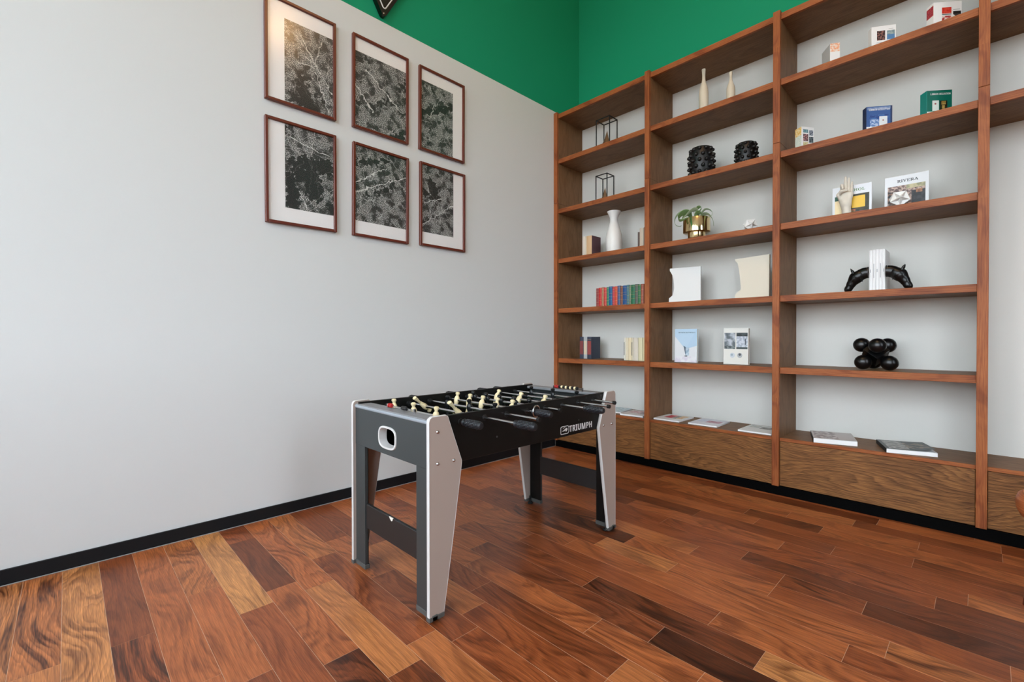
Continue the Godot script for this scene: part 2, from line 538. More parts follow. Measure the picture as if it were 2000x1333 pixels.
# ---------------------------------------------------------------- floor
func floor_boards() -> void:
	var o := struct("floor")
	var m := MB.new(); m.slab(Vector3(-0.0, -0.2, 0), Vector3(RX, -0.0005, RZ), 0.0002); part(m, "subfloor", M.filler, o)
	# end joints seen in the photograph, row by row, and how dark each board between them is
	var J := {0: [0.868], 1: [1.62], 2: [0.878], 3: [1.30], 4: [0.679, 1.394], 5: [0.979], 6: [0.246, 0.876, 1.494], 7: [0.98, 1.697], 8: [0.72, 1.602], 9: [0.571, 1.088, 1.698], 10: [0.776, 1.594], 11: [0.60, 1.489, 2.192], 12: [1.287, 1.999, 2.4], 13: [0.55, 1.177, 2.193], 14: [0.9, 1.802, 2.505], 15: [0.4, 1.278, 2.302], 16: [0.7, 1.49, 2.701], 17: [0.9, 1.594, 2.0, 2.8], 18: [0.5, 1.1, 1.696, 2.396, 3.098], 19: [0.8, 1.4, 1.993, 2.395, 2.698], 20: [0.6, 1.3, 2.196, 3.3], 21: [0.9, 1.7, 2.896], 22: [0.5, 1.4, 2.291, 2.99], 23: [1.0, 1.787, 2.494, 3.2], 24: [0.6, 1.3, 2.09, 2.795], 25: [0.9, 1.992, 2.389, 3.3], 26: [0.5, 1.08, 2.192, 2.797], 27: [1.273, 2.5, 3.1], 28: [0.8, 1.7, 2.597], 29: [0.5, 1.4, 2.2, 3.0]}
	var T := {-1: [7, 6], -2: [6, 7], 0: [6, 7], 1: [8, 7], 2: [3, 4], 3: [5, 5], 4: [6, 5, 4], 5: [9, 4], 6: [4, 2, 5, 2], 7: [5, 7, 2], 8: [6, 4, 6], 9: [3, 5, 3, 4], 10: [3, 6, 4], 11: [5, 4, 3, 6], 12: [5, 5, 5, 5], 13: [4, 5, 3, 0], 14: [5, 4, 2, 8], 15: [4, 5, 4, 5], 16: [4, 5, 5, 4], 17: [3, 4, 7, 5, 6], 18: [5, 3, 1, 5, 4], 19: [5, 3, 6, 4, 4, 1], 20: [4, 5, 4, 2, 3], 21: [5, 4, 4, 2], 22: [5, 3, 5, 4, 6], 23: [4, 2, 3, 4, 5], 24: [5, 4, 5, 4, 3], 25: [4, 4, 2, 5, 4], 26: [4, 5, 5, 5, 4], 27: [4, 6, 3, 5], 28: [5, 4, 2, 5], 29: [4, 3, 5, 4, 5]}
	var S := {1: [1, 1], 2: [0, 2], 6: [1, 0, 1, 2], 7: [1, 0, 2], 0: [2, 0], 13: [1, 0, 1, 2], 14: [0, 1, 2, 1], 11: [0, 1, 1, 0], 12: [1, 1, 1, 0], 18: [0, 0, 2, 1, 0]}
	var rg := RandomNumberGenerator.new()
	rg.seed = 4021
	var rest := {}
	for k in range(-19, 30):
		var zc := 4.032 - 0.1263 * k
		var near := k >= -5
		var xs := [0.012]
		xs.append_array(J.get(k, []))
		if not J.has(k): xs.append(rg.randf_range(0.3, 1.0))
		while xs[xs.size() - 1] < RX - 1.3: xs.append(xs[xs.size() - 1] + 0.1 * rg.randi_range(5, 11))
		xs.append(RX)
		for i in xs.size() - 1:
			var tone: int = T[k][i] if T.has(k) and i < T[k].size() else [2, 3, 4, 4, 5, 5, 6, 7][rg.randi() % 8]
			var sty: int = S[k][i] if S.has(k) and i < S[k].size() else [0, 0, 0, 0, 1, 1, 1, 2][rg.randi() % 8]
			var off := Vector2(rg.randf() * 1.2, rg.randf() * 0.38)
			var z0 := maxf(zc - 0.06255, 0.01)
			var z1 := minf(zc + 0.06255, RZ)
			if z1 - z0 < 0.01: continue
			var lo := Vector3(xs[i] + 0.0006, -0.012, z0)
			var hi := Vector3(xs[i + 1] - 0.0006, 0.0, z1)
			off -= Vector2(lo.x, lo.z)
			if near and xs[i] < 3.6:
				m = MB.new()
				m.slab(lo, hi, 0.0004, 0, off)
				part(m, "plank", M.floor[tone][sty], o)
			else:
				var key: int = (tone / 2) * 2 * 3 + sty
				if not rest.has(key): rest[key] = MB.new()
				rest[key].slab(lo, hi, 0.0004, 0, off)
	for key in rest:
		var q := part(rest[key], "planks", M.floor[key / 3][key % 3], o)
		q.set_meta("kind", "stuff")

# ---------------------------------------------------------------- bookcase
func bookcase() -> void:
	var o := thing("bookcase", "wall-high walnut bookcase with open shelves and a drawer base along the back wall", "bookcase")
	var D := 0.4152
	for i in POST.size():
		var x: float = POST[i]
		for r in [[0.0637, 2.4404], [2.4424, 3.350]]:
			var m := MB.new()
			m.slab(Vector3(x, r[0], 0.001), Vector3(x + PW, r[1], D - 0.021), 0.0006, 1, Vector2(0.12 * i, 0.06))
			var u := part(m, "upright", M.veneer, o)
			m = MB.new()
			m.slab(Vector3(x, r[0], D - 0.0208), Vector3(x + PW, r[1], D), 0.0012, 1, Vector2(i * 0.43 + r[0], i * 0.21))
			part(m, "edge_strip", M.edge, u, "reddish solid wood edge strip")
	for b in 4:
		var x0: float = POST[b] + PW + 0.0004
		var x1: float = POST[b + 1] - 0.0004
		for s in range(1, 7):
			if b == 3 and s < 4: continue
			var y: float = SHELF[s] if s < 6 else 3.336
			var m := MB.new()
			m.slab(Vector3(x0, y - 0.0428, 0.001), Vector3(x1, y, D - 0.041), 0.0006, 0, Vector2(fposmod(b * 0.83 + s * 0.47, 2.4) - x0, 0.01 * s + 0.02))
			var u := part(m, "shelf" if s < 6 else "top_board", M.veneer, o)
			m = MB.new()
			m.slab(Vector3(x0, y - 0.0428, D - 0.0408), Vector3(x1, y, D - 0.02), 0.0012, 0, Vector2(b * 0.53 + s * 0.29, s * 0.037))
			part(m, "edge_strip", M.edge, u, "reddish solid wood edge strip")
		var m := MB.new()
		m.slab(Vector3(x0, SHELF[0] - 0.022, 0.001), Vector3(x1, SHELF[0], D - 0.032), 0.0006, 0, Vector2(fposmod(b * 0.6, 2.4) - x0, 0.05))
		var u := part(m, "bench_top", M.veneer, o)
		m = MB.new()
		m.slab(Vector3(x0, SHELF[0] - 0.022, D - 0.0318), Vector3(x1, SHELF[0], D - 0.02), 0.001, 0, Vector2(b * 0.3, 0.01))
		part(m, "edge_strip", M.edge, u, "reddish solid wood edge strip")
		m = MB.new()
		m.slab(Vector3(x0 + 0.0015, 0.0657, D - 0.05), Vector3(x1 - 0.0015, SHELF[0] - 0.0245, D - 0.024), 0.001, 0, Vector2(0.985 * ((b + 2) % 4) + 0.005 - x0, -0.05))
		part(m, "drawer_front", M.drawer, o)
	var pm := MB.new()
	pm.slab(Vector3(0.0125, 0.0, 0.002), Vector3(POST[4] + PW, 0.0632, D - 0.012), 0.001)
	part(pm, "plinth", M.plinth, o, "black recessed plinth")

# ---------------------------------------------------------------- foosball table
func foosball() -> void:
	var X0 := 0.907
	var X1 := 1.570
	var Z0 := 1.706
	var Z1 := 2.964
	var o := thing("foosball_table", "black and silver foosball table standing on the wooden floor", "foosball table")
	var m := MB.new()
	# side rails
	for s in [[X1 - 0.04, X1 - 0.02], [X0 + 0.02, X0 + 0.04]]:
		m = MB.new(); m.slab(Vector3(s[0], 0.594, Z0 + 0.0245), Vector3(s[1], 0.789, Z1 - 0.0245), 0.002)
		var r := part(m, "side_rail", M.rail, o)
		for k in 8:
			m = MB.new()
			m.xf = Transform3D(Basis(Vector3(0, 0, 1), PI / 2), Vector3((s[0] + s[1]) / 2, 0.757, 2.80 - 0.1286 * k))
			m.lathe([Vector2(0.0001, -0.013), Vector2(0.013, -0.013), Vector2(0.014, -0.011), Vector2(0.014, 0.011), Vector2(0.013, 0.013), Vector2(0.0001, 0.013)], 14)
			part(m, "rod_bushing", M.rubber, r)
	# ends with ball return
	for e in [0, 1]:
		var z := Z1 - 0.024 if e == 0 else Z0 + 0.012
		var pl := PackedVector2Array()
		m = MB.new()
		var hx := 1.232
		var hy := 0.664
		var oa := X0 + 0.0203
		var ob := X1 - 0.0203
		# panel with a rounded opening: four plain fields and a fan of quads round the hole
		var ell := func(k: int, rx: float, ry: float) -> Vector2:
			var an := TAU * (k + 0.5) / 40
			return Vector2(hx + signf(cos(an)) * pow(absf(cos(an)), 0.62) * rx, hy + signf(sin(an)) * pow(absf(sin(an)), 0.62) * ry)
		var ring := []
		var outr := []
		for k in 40:
			ring.append(ell.call(k, 0.069, 0.0435))
			var d: Vector2 = ring[k] - Vector2(hx, hy)
			outr.append(Vector2(hx, hy) + d * minf(0.09 / maxf(absf(d.x), 1e-6), 0.06 / maxf(absf(d.y), 1e-6)))
		for side in [z, z + 0.012]:
			var nz := Vector3(0, 0, -1 if side == z else 1)
			for k in 40:
				var k2 := (k + 1) % 40
				var fan := [Vector3(ring[k].x, ring[k].y, side), Vector3(ring[k2].x, ring[k2].y, side), Vector3(outr[k2].x, outr[k2].y, side)]
				if absf(outr[k].x - outr[k2].x) > 1e-6 and absf(outr[k].y - outr[k2].y) > 1e-6:
					fan.append(Vector3(hx + 0.09 * signf(outr[k].x - hx), hy + 0.06 * signf(outr[k].y - hy), side))
				fan.append(Vector3(outr[k].x, outr[k].y, side))
				m.poly(fan, nz)
			for r in [[oa, 0.590, ob, hy - 0.06], [oa, hy + 0.06, ob, 0.766], [oa, hy - 0.06, hx - 0.09, hy + 0.06], [hx + 0.09, hy - 0.06, ob, hy + 0.06]]:
				m.poly([Vector3(r[0], r[1], side), Vector3(r[2], r[1], side), Vector3(r[2], r[3], side), Vector3(r[0], r[3], side)], nz)
		for r in [0.590, 0.766]:
			m.poly([Vector3(oa, r, z), Vector3(ob, r, z), Vector3(ob, r, z + 0.012), Vector3(oa, r, z + 0.012)], Vector3(0, -1 if r < 0.6 else 1, 0))
		part(m, "end_panel", M.grey, o)
		# moulded surround of the opening: lip and sleeve, and the dark box behind it
		m = MB.new()
		var zo := z + 0.012 if e == 0 else z
		var dz := 1.0 if e == 0 else -1.0
		var prof := [Vector3(0.0755, 0.0495, 0.0), Vector3(0.0750, 0.0490, 0.004), Vector3(0.0735, 0.0475, 0.0052), Vector3(0.0680, 0.0420, 0.0052), Vector3(0.0668, 0.0408, 0.004), Vector3(0.0655, 0.0395, -0.032)]
		for i in prof.size() - 1:
			for k in 40:
				var ps := []
				for q in [[i, k], [i, k + 1], [i + 1, k + 1], [i + 1, k]]:
					var c: Vector2 = ell.call(q[1], prof[q[0]].x, prof[q[0]].y)
					ps.append(Vector3(c.x, c.y, zo + dz * prof[q[0]].z))
				var mid: Vector3 = (ps[0] + ps[2]) * 0.5
				var ow := Vector3(mid.x - hx, mid.y - hy, 0) * (1.0 if i < 2 else -1.0) + Vector3(0, 0, dz * (0.2 if i in [1, 2, 3] else 0.0))
				m.poly(ps, ow)
		part(m, "ball_return_ring", M.molding, o)
		m = MB.new()
		var zi := z - 0.09 if e == 0 else z + 0.032
		m.slab(Vector3(hx - 0.075, hy - 0.055, zi), Vector3(hx + 0.075, hy - 0.05, zi + 0.07), 0.001)
		m.slab(Vector3(hx - 0.075, hy + 0.05, zi), Vector3(hx + 0.075, hy + 0.055, zi + 0.07), 0.001)
		for q in [-0.075, 0.07]: m.slab(Vector3(hx + q, hy - 0.05, zi), Vector3(hx + q + 0.005, hy + 0.05, zi + 0.07), 0.001)
		var zb := zi if e == 0 else zi + 0.066
		m.slab(Vector3(hx - 0.07, hy - 0.05, zb), Vector3(hx + 0.07, hy + 0.05, zb + 0.004), 0.001)
		part(m, "ball_return_box", M.dark, o)
		# flat top board with a pale rounded edge
		m = MB.new()
		var za := Z1 - 0.082 if e == 0 else Z0 + 0.010
		m.slab(Vector3(X0 + 0.041, 0.766, za), Vector3(X1 - 0.041, 0.782, za + 0.072), 0.003)
		part(m, "end_top_board", M.greytop, o)
		m = MB.new()
		var ze := Z1 - 0.0185 if e == 0 else Z0 + 0.0185
		m.sweep([Vector3(X0 + 0.0205, 0.771, ze), Vector3(X1 - 0.0205, 0.771, ze)], [0.0105, 0.0105], [0.0105, 0.0105], Vector3.UP, 12)
		part(m, "edge_molding", mat(Color(0.60, 0.63, 0.66), 0.35), o)
		# bead score counter
		m = MB.new()
		var zs := Z1 - 0.052 if e == 0 else Z0 + 0.075
		var sx := 1.165 if e == 0 else 1.175
		m.tube([Vector3(sx, 0.796, zs), Vector3(sx + 0.22, 0.796, zs)], 0.002, 6)
		for q in [sx, sx + 0.22]: m.slab(Vector3(q - 0.004, 0.78, zs - 0.005), Vector3(q + 0.004, 0.802, zs + 0.005), 0.001)
		var sc := part(m, "score_counter", M.chrome, o)
		for k in (2 if e == 0 else 11):
			m = MB.new()
			m.xf = Transform3D(Basis(Vector3(0, 0, 1), PI / 2), Vector3(sx + 0.014 + 0.0165 * k, 0.796, zs))
			m.lathe([Vector2(0.0021, -0.007), Vector2(0.0085, -0.006), Vector2(0.0105, 0), Vector2(0.0085, 0.006), Vector2(0.0021, 0.007)], 12)
			part(m, "bead", M.red if k < 2 else (M.manblack if k % 2 == 0 else M.cream), sc)
		if e == 0:
			m = MB.new()
			m.xf = Transform3D(Basis(Vector3(0, 0, 1), PI / 2), Vector3(sx + 0.14, 0.796, zs))
			m.lathe([Vector2(0.0021, -0.02), Vector2(0.0085, -0.018), Vector2(0.0095, 0), Vector2(0.0085, 0.018), Vector2(0.0021, 0.02)], 12)
			part(m, "bead", M.manblack, sc)
		# crossbar between the legs
		m = MB.new()
		var zc := Z1 - 0.034 if e == 0 else Z0 + 0.016
		m.slab(Vector3(X0 + 0.11, 0.207, zc), Vector3(X1 - 0.11, 0.32, zc + 0.016), 0.002)
		var cb := part(m, "crossbar", M.bar, o)
		if e == 0:
			m = MB.new()
			m.xf.origin = Vector3(1.248, 0.3205, 0)
			m.prism(PackedVector2Array([Vector2(-0.016, 0), Vector2(-0.008, -0.007), Vector2(0.004, -0.015), Vector2(0.012, -0.012), Vector2(0.017, 0)]), zc + 0.012, zc + 0.0164)
			part(m, "chipped_edge", M.pages, cb, "pale chip in the dark coating")
	# cabinet floor and pitch
	m = MB.new(); m.slab(Vector3(X0 + 0.04, 0.60, Z0 + 0.024), Vector3(X1 - 0.04, 0.612, Z1 - 0.024), 0.001); part(m, "cabinet_bottom", M.rail, o)
	m = MB.new(); m.slab(Vector3(X0 + 0.041, 0.66, Z0 + 0.09), Vector3(X1 - 0.041, 0.668, Z1 - 0.09), 0.001)
	var pf := part(m, "playing_field", M.pitch, o)
	for q in [[2.335, 0.957, 1.520], [Z0 + 0.2, 1.08, 1.40], [Z1 - 0.2, 1.08, 1.40]]:
		m = MB.new()
		m.slab(Vector3(q[1], 0.668, q[0] - 0.003), Vector3(q[2], 0.6686, q[0] + 0.003), 0.0002)
		part(m, "field_line", M.mark, pf)
	# legs: silver side plate, grey end board, foot cap, leveller, bolts
	for sx in [0, 1]:
		for sz in [0, 1]:
			var l := Node3D.new()
			l.name = "leg"
			o.add_child(l, true)
			var d := -1.0 if sz == 0 else 1.0
			var ze: float = Z1 if sz == 0 else Z0
			var xa: float = X1 - 0.0195 if sx == 1 else X0
			var pl := PackedVector2Array()
			var out := [Vector2(0.0, 0.018), Vector2(0.0, 0.776), Vector2(0.004, 0.787), Vector2(0.014, 0.794), Vector2(0.080, 0.794), Vector2(0.086, 0.790), Vector2(0.154, 0.606), Vector2(0.154, 0.596), Vector2(0.064, 0.018)]
			for q in out: pl.append(Vector2(ze + d * q.x, q.y))
			m = MB.new()
			m.xf = Transform3D(Basis(Vector3(0, 0, 1), Vector3(0, 1, 0), Vector3(-1, 0, 0)), Vector3.ZERO)
			m.prism(pl, -xa - 0.0185, -xa - 0.001)
			part(m, "side_plate", M.silver, l)
			m = MB.new()
			var path := []
			for q in [Vector2(0, 0.019), Vector2(0, 0.4), Vector2(0.0, 0.776), Vector2(0.004, 0.788), Vector2(0.014, 0.7945), Vector2(0.05, 0.7945), Vector2(0.080, 0.7945), Vector2(0.087, 0.790), Vector2(0.12, 0.7), Vector2(0.155, 0.605), Vector2(0.155, 0.596), Vector2(0.11, 0.3), Vector2(0.065, 0.019)]:
				path.append(Vector3(xa + 0.00975, q.y, ze + d * q.x))
			var ws := []
			var ts := []
			for q in path:
				ws.append(0.0099); ts.append(0.0022)
			m.sweep(path, ws, ts, Vector3(1, 0, 0), 8)
			part(m, "edge_molding", M.molding, l)
			m = MB.new()
			var bx0 := X1 - 0.112 if sx == 1 else X0 + 0.0205
			m.slab(Vector3(bx0, 0.018, ze + d * 0.027), Vector3(bx0 + 0.0915, 0.5895, ze + d * 0.0125), 0.001)
			part(m, "end_board", M.grey, l)
			m = MB.new()
			m.slab(Vector3(bx0, 0.018, ze + d * 0.0305), Vector3(bx0 + 0.0915, 0.5895, ze + d * 0.0272), 0.0006)
			part(m, "inner_lining", M.rail, l)
			m = MB.new()
			var fx0 := X1 - 0.114 if sx == 1 else X0 - 0.002
			m.slab(Vector3(fx0, 0.012, ze + d * 0.036), Vector3(fx0 + 0.116, 0.034, ze + d * 0.0105), 0.002)
			var sxa := X1 - 0.022 if sx == 1 else X0 - 0.002
			m.slab(Vector3(sxa, 0.012, ze - d * 0.003), Vector3(sxa + 0.024, 0.03, ze + d * 0.068), 0.002)
			part(m, "foot_cap", M.dusty, l)
			m = MB.new()
			m.xf.origin = Vector3(X1 - 0.035 if sx == 1 else X0 + 0.035, 0.0, ze + d * 0.045)
			m.lathe([Vector2(0.0001, 0.0), Vector2(0.016, 0.0), Vector2(0.018, 0.004), Vector2(0.016, 0.009), Vector2(0.006, 0.012), Vector2(0.006, 0.05), Vector2(0.0001, 0.05)], 14)
			part(m, "leveller", M.rubber, l)
			for q in [Vector2(0.038, 0.735), Vector2(0.038, 0.612), Vector2(0.115, 0.612)]:
				m = MB.new()
				var oxs := 1.0 if sx == 1 else -1.0
				m.xf = Transform3D(Basis(Vector3(0, 0, 1), -PI / 2 * oxs), Vector3(X1 - 0.0008 if sx == 1 else X0 + 0.0003, q.y, ze + d * q.x))
				m.lathe([Vector2(0.0075, 0.0), Vector2(0.007, 0.002), Vector2(0.0045, 0.0042), Vector2(0.0001, 0.005)], 12)
				part(m, "bolt", M.chrome, l)
	# small screws on the front rail
	for q in [2.60, 2.02]:
		m = MB.new()
		m.xf = Transform3D(Basis(Vector3(0, 0, 1), -PI / 2), Vector3(X1 - 0.0205, 0.665, q))
		m.lathe([Vector2(0.005, 0.0), Vector2(0.004, 0.0015), Vector2(0.0001, 0.002)], 10)
		part(m, "screw", M.grey, o)
	# maker's name and emblem
	var lg := Node3D.new()
	lg.name = "name_plate"
	o.add_child(lg)
	lg.transform = Transform3D(Basis(Vector3.UP, PI / 2), Vector3(X1 - 0.0196, 0.628, 2.036))
	text("TRIUMPH", 0.032, 0.192, "Droid Sans", M.mark, lg, Vector3(0.035, 0.0, 0.0002), 0.0008, 800)
	m = MB.new()
	var em := []
	for q in [Vector2(-0.131, -0.016), Vector2(-0.131, 0.015), Vector2(-0.124, 0.019), Vector2(-0.074, 0.019), Vector2(-0.067, 0.012), Vector2(-0.067, -0.011), Vector2(-0.075, -0.019), Vector2(-0.1, -0.019), Vector2(-0.128, -0.019), Vector2(-0.131, -0.016)]: em.append(Vector3(q.x, q.y, 0.0002))
	var w9 := []
	var t9 := []
	for q in em:
		w9.append(0.0006); t9.append(0.0021)
	m.sweep(em, w9, t9, Vector3(0, 0, 1), 6)
	m.prism(PackedVector2Array([Vector2(-0.122, -0.004), Vector2(-0.100, 0.004), Vector2(-0.088, 0.010), Vector2(-0.080, 0.008), Vector2(-0.079, 0.0), Vector2(-0.086, -0.008), Vector2(-0.094, -0.010), Vector2(-0.088, -0.004), Vector2(-0.098, -0.003), Vector2(-0.106, -0.006)]), 0.0, 0.0006)
	m.prism(PackedVector2Array([Vector2(-0.118, 0.008), Vector2(-0.104, 0.0105), Vector2(-0.092, 0.0145), Vector2(-0.104, 0.0135)]), 0.0, 0.0006)
	part(m, "emblem", M.mark, lg)
	# rods with players, grips and caps
	var man := player_mesh()
	var grip := grip_mesh()
	var R := [[0, [1.024, 1.200, 1.376], 0.905, 1.572, true, [0.03, 0.05, -0.1]], [0, [1.095, 1.372], 0.86, 1.738, true, [-2.25, -2.35]], [1, [1.109, 1.29, 1.47], 0.86, 1.724, false, [0.0, 0.1, -0.1]], [0, [1.018, 1.125, 1.228, 1.340, 1.449], 0.87, 1.594, true, [-0.2, -0.25, -0.3, -0.25, -0.25]], [1, [1.024, 1.133, 1.242, 1.351, 1.46], 0.86, 1.623, false, [0.5, 0.5, 0.5, 0.5, 0.5]], [0, [1.062, 1.243, 1.423], 0.87, 1.691, true, [-0.5, -0.55, -0.5]], [1, [1.171, 1.416], 0.85, 1.720, false, [1.4, 1.4]], [1, [1.097, 1.270, 1.445], 0.86, 1.668, false, [0.1, 0.1, 0.1]]]
	for k in 8:
		var z := 2.80 - 0.1286 * k
		var rd: Array = R[k]
		m = MB.new()
		var xe: float = rd[3] + 0.02
		var xr: float = rd[2] - (0.02 if rd[4] else 0.03)
		m.tube([Vector3(xr, 0.757, z), Vector3(xe, 0.757, z)], 0.0066, 12)
		var rod := part(m, "rod", M.chrome, o)
		var gx: float = rd[3] if rd[4] else rd[2]
		var g := part(grip, "grip", M.grip, rod)
		g.transform = Transform3D(Basis(Vector3(0, 0, 1), -PI / 2 if rd[4] else PI / 2), Vector3(gx, 0.757, z))
		m = MB.new()
		var cx: float = rd[2] - 0.024 if rd[4] else rd[3] + 0.014
		m.tube([Vector3(cx, 0.757, z), Vector3(cx + 0.014, 0.757, z)], 0.0095, 12)
		part(m, "end_cap", M.rubber, rod)
		if k == 3:
			m = MB.new()
			var pth := []
			for a in 25: pth.append(Vector3(1.612 + 0.004 * sin(TAU * a / 24.0), 0.762 + 0.026 * cos(TAU * a / 24.0), z + 0.026 * sin(TAU * a / 24.0)))
			m.tube(pth, 0.0035, 8)
			part(m, "steel_ring", M.chrome, rod)
		for i in rd[1].size():
			var p := part(man, "player", M.cream if rd[0] == 0 else M.manblack, rod)
			p.transform = Transform3D(Basis(Vector3(1, 0, 0), rd[5][i]), Vector3(rd[1][i], 0.757, z))
		var bp := [0.955, 1.518]
		for q in bp:
			m = MB.new()
			m.tube([Vector3(q - 0.008, 0.757, z), Vector3(q + 0.008, 0.757, z)], 0.0125, 12)
			part(m, "bumper", M.rubber, rod)

func player_mesh() -> ArrayMesh:
	var m := MB.new()
	m.lathe([Vector2(0.0001, -0.078), Vector2(0.0135, -0.076), Vector2(0.0125, -0.062), Vector2(0.0095, -0.05), Vector2(0.009, -0.036)], 12, Vector2(1.0, 0.7))
	m.lathe([Vector2(0.009, -0.036), Vector2(0.011, -0.024), Vector2(0.014, -0.016), Vector2(0.0165, -0.004), Vector2(0.016, 0.008), Vector2(0.0125, 0.017), Vector2(0.0085, 0.021), Vector2(0.0085, 0.025), Vector2(0.0105, 0.029), Vector2(0.0135, 0.033), Vector2(0.0135, 0.038), Vector2(0.009, 0.0425), Vector2(0.0001, 0.044)], 14, Vector2(1.0, 0.82))
	return m.mesh()

func grip_mesh() -> ArrayMesh:
	var m := MB.new()
	var pr := [Vector2(0.0068, 0.0), Vector2(0.014, 0.0), Vector2(0.0155, 0.003), Vector2(0.014, 0.006), Vector2(0.0115, 0.010), Vector2(0.012, 0.016)]
	for k in 9:
		var y := 0.02 + k * 0.009
		pr.append(Vector2(0.0155, y)); pr.append(Vector2(0.0165, y + 0.003)); pr.append(Vector2(0.0155, y + 0.006)); pr.append(Vector2(0.0142, y + 0.0075))
	pr.append(Vector2(0.0145, 0.104)); pr.append(Vector2(0.011, 0.110)); pr.append(Vector2(0.0001, 0.1115))
	m.lathe(pr, 20)
	for k in 10:
		var an := TAU * k / 10
		var path := []
		for j in 9: path.append(Vector3(cos(an + j * 0.22) * 0.0155, 0.02 + j * 0.0098, sin(an + j * 0.22) * 0.0155))
		m.tube(path, 0.0017, 5)
	return m.mesh()

# ---------------------------------------------------------------- framed prints
func pictures() -> void:
	var at := [[2.867, 2.862, 0.0], [2.316, 2.864, -0.012], [1.786, 2.862, -0.012], [2.867, 2.121, 0.008], [2.318, 2.121, -0.014], [1.782, 2.128, -0.006]]
	var names := ["bay with islands, at the upper left of the group", "dense city and a narrow river, top middle of the group", "dark diagonal river, at the upper right of the group", "wide dark water in the middle, lower left of the group", "diagonal street strips, bottom middle of the group", "dark park among streets, lower right of the group"]
	# water in each sheet, in parts of the printed field: x, y, x, y, half width
	var water := [[[0.30, 0.62, 0.36, 0.82, 0.10], [0.36, 0.82, 0.62, 1.0, 0.16], [0.2, 0.9, 0.5, 0.97, 0.12], [0.62, 0.78, 0.95, 0.90, 0.02], [0.45, 0.6, 0.42, 0.75, 0.04]],
		[[0.0, 0.70, 0.30, 0.68, 0.025], [0.3, 0.68, 0.66, 0.50, 0.04], [0.66, 0.50, 1.0, 0.62, 0.03], [1.0, 0.86, 0.75, 1.0, 0.08], [0.1, 0.10, 0.25, 0.06, 0.05], [0.9, 0.25, 1.0, 0.2, 0.07]],
		[[0.0, 0.50, 0.5, 0.36, 0.10], [0.5, 0.36, 1.0, 0.22, 0.09], [0.0, 0.05, 0.4, 0.1, 0.03], [0.3, 0.62, 0.25, 0.9, 0.015]],
		[[0.35, 0.42, 0.9, 0.40, 0.16], [0.5, 0.55, 0.6, 0.75, 0.20], [0.1, 0.62, 0.15, 0.95, 0.14], [0.2, 0.45, 0.3, 0.6, 0.12], [0.0, 0.05, 0.12, 0.02, 0.06], [0.9, 0.9, 0.96, 0.94, 0.07]],
		[[0.0, 0.22, 0.4, 0.14, 0.06], [0.4, 0.14, 0.75, 0.02, 0.045], [0.45, 0.55, 0.65, 0.46, 0.05], [0.65, 0.46, 0.78, 0.32, 0.04], [0.2, 0.62, 0.45, 0.55, 0.015]],
		[[0.30, 0.25, 0.45, 0.45, 0.13], [0.1, 0.40, 0.3, 0.45, 0.08], [0.5, 0.30, 0.7, 0.25, 0.03], [0.0, 0.85, 0.3, 0.8, 0.02]]]
	var roads := [[[0.30, 0.12, 0.62, 0.40], [0.62, 0.40, 1.0, 0.72], [0.40, 0.35, 0.62, 0.40], [0.75, 0.1, 0.62, 0.42], [0.28, 0.45, 0.6, 0.46], [0.62, 0.5, 0.9, 0.95]], [[0.0, 0.45, 0.35, 0.75], [0.2, 0.2, 0.9, 0.6]], [[0.3, 0.5, 0.4, 0.3]], [[0.1, 0.15, 0.9, 0.25], [0.3, 0.8, 0.45, 0.98]], [[0.0, 0.5, 0.6, 0.2], [0.0, 0.62, 1.0, 0.25]], [[0.0, 0.9, 1.0, 0.5], [0.1, 0.55, 0.6, 0.45]]]
	# printed field inside each sheet: left, top, right, bottom as parts of the sheet
	var field := [[0.245, 0.150, 1.0, 1.0], [0.0, 0.150, 1.0, 1.0], [0.0, 0.140, 0.76, 1.0], [0.245, 0.0, 1.0, 0.850], [0.0, 0.0, 1.0, 0.850], [0.0, 0.0, 0.76, 0.850]]
	var streets := [0.35, 0.75, -0.45, -0.2, 0.55, 0.9]
	for i in 6:
		var t := thing("framed_print", "framed aerial city print, " + names[i], "picture", Vector3(0.0, at[i][1], at[i][0]), PI / 2, "framed city prints on the left wall")
		t.rotation = Vector3(0, PI / 2, 0)
		t.rotate_object_local(Vector3(0, 0, 1), at[i][2] * 0.5)
		var W := 0.435
		var H := 0.642
		var b := 0.017
		for s in 4:
			var m := MB.new()
			if s < 2:
				var x := -W / 2 if s == 0 else W / 2 - b
				m.slab(Vector3(x, -H / 2, 0.001), Vector3(x + b, H / 2, 0.026), 0.002)
			else:
				var y := -H / 2 if s == 2 else H / 2 - b
				m.slab(Vector3(-W / 2 + b, y, 0.001), Vector3(W / 2 - b, y + b, 0.0258), 0.002)
			part(m, "frame_bar", M.frame, t)
		var pw := W - 2 * b
		var ph := H - 2 * b
		var m := MB.new()
		m.slab(Vector3(-pw / 2, -ph / 2, 0.004), Vector3(pw / 2, ph / 2, 0.010), 0.0003)
		part(m, "paper", M.paper, t)
		var f: Array = field[i]
		var iw := 300 if f[2] - f[0] < 0.9 else 400
		var ih := 520
		m = MB.new()
		m.card(-pw / 2 + pw * f[0], ph / 2 - ph * f[3], -pw / 2 + pw * f[2], ph / 2 - ph * f[1], 0.0104)
		part(m, "print", mat(Color(1, 1, 1), 0.5, 0, 0.3, map_image(iw, ih, 300 + i * 17, water[i], roads[i], streets[i])), t)
		m = MB.new()
		m.card(-pw / 2, -ph / 2, pw / 2, ph / 2, 0.016)
		part(m, "glazing", M.glass, t)

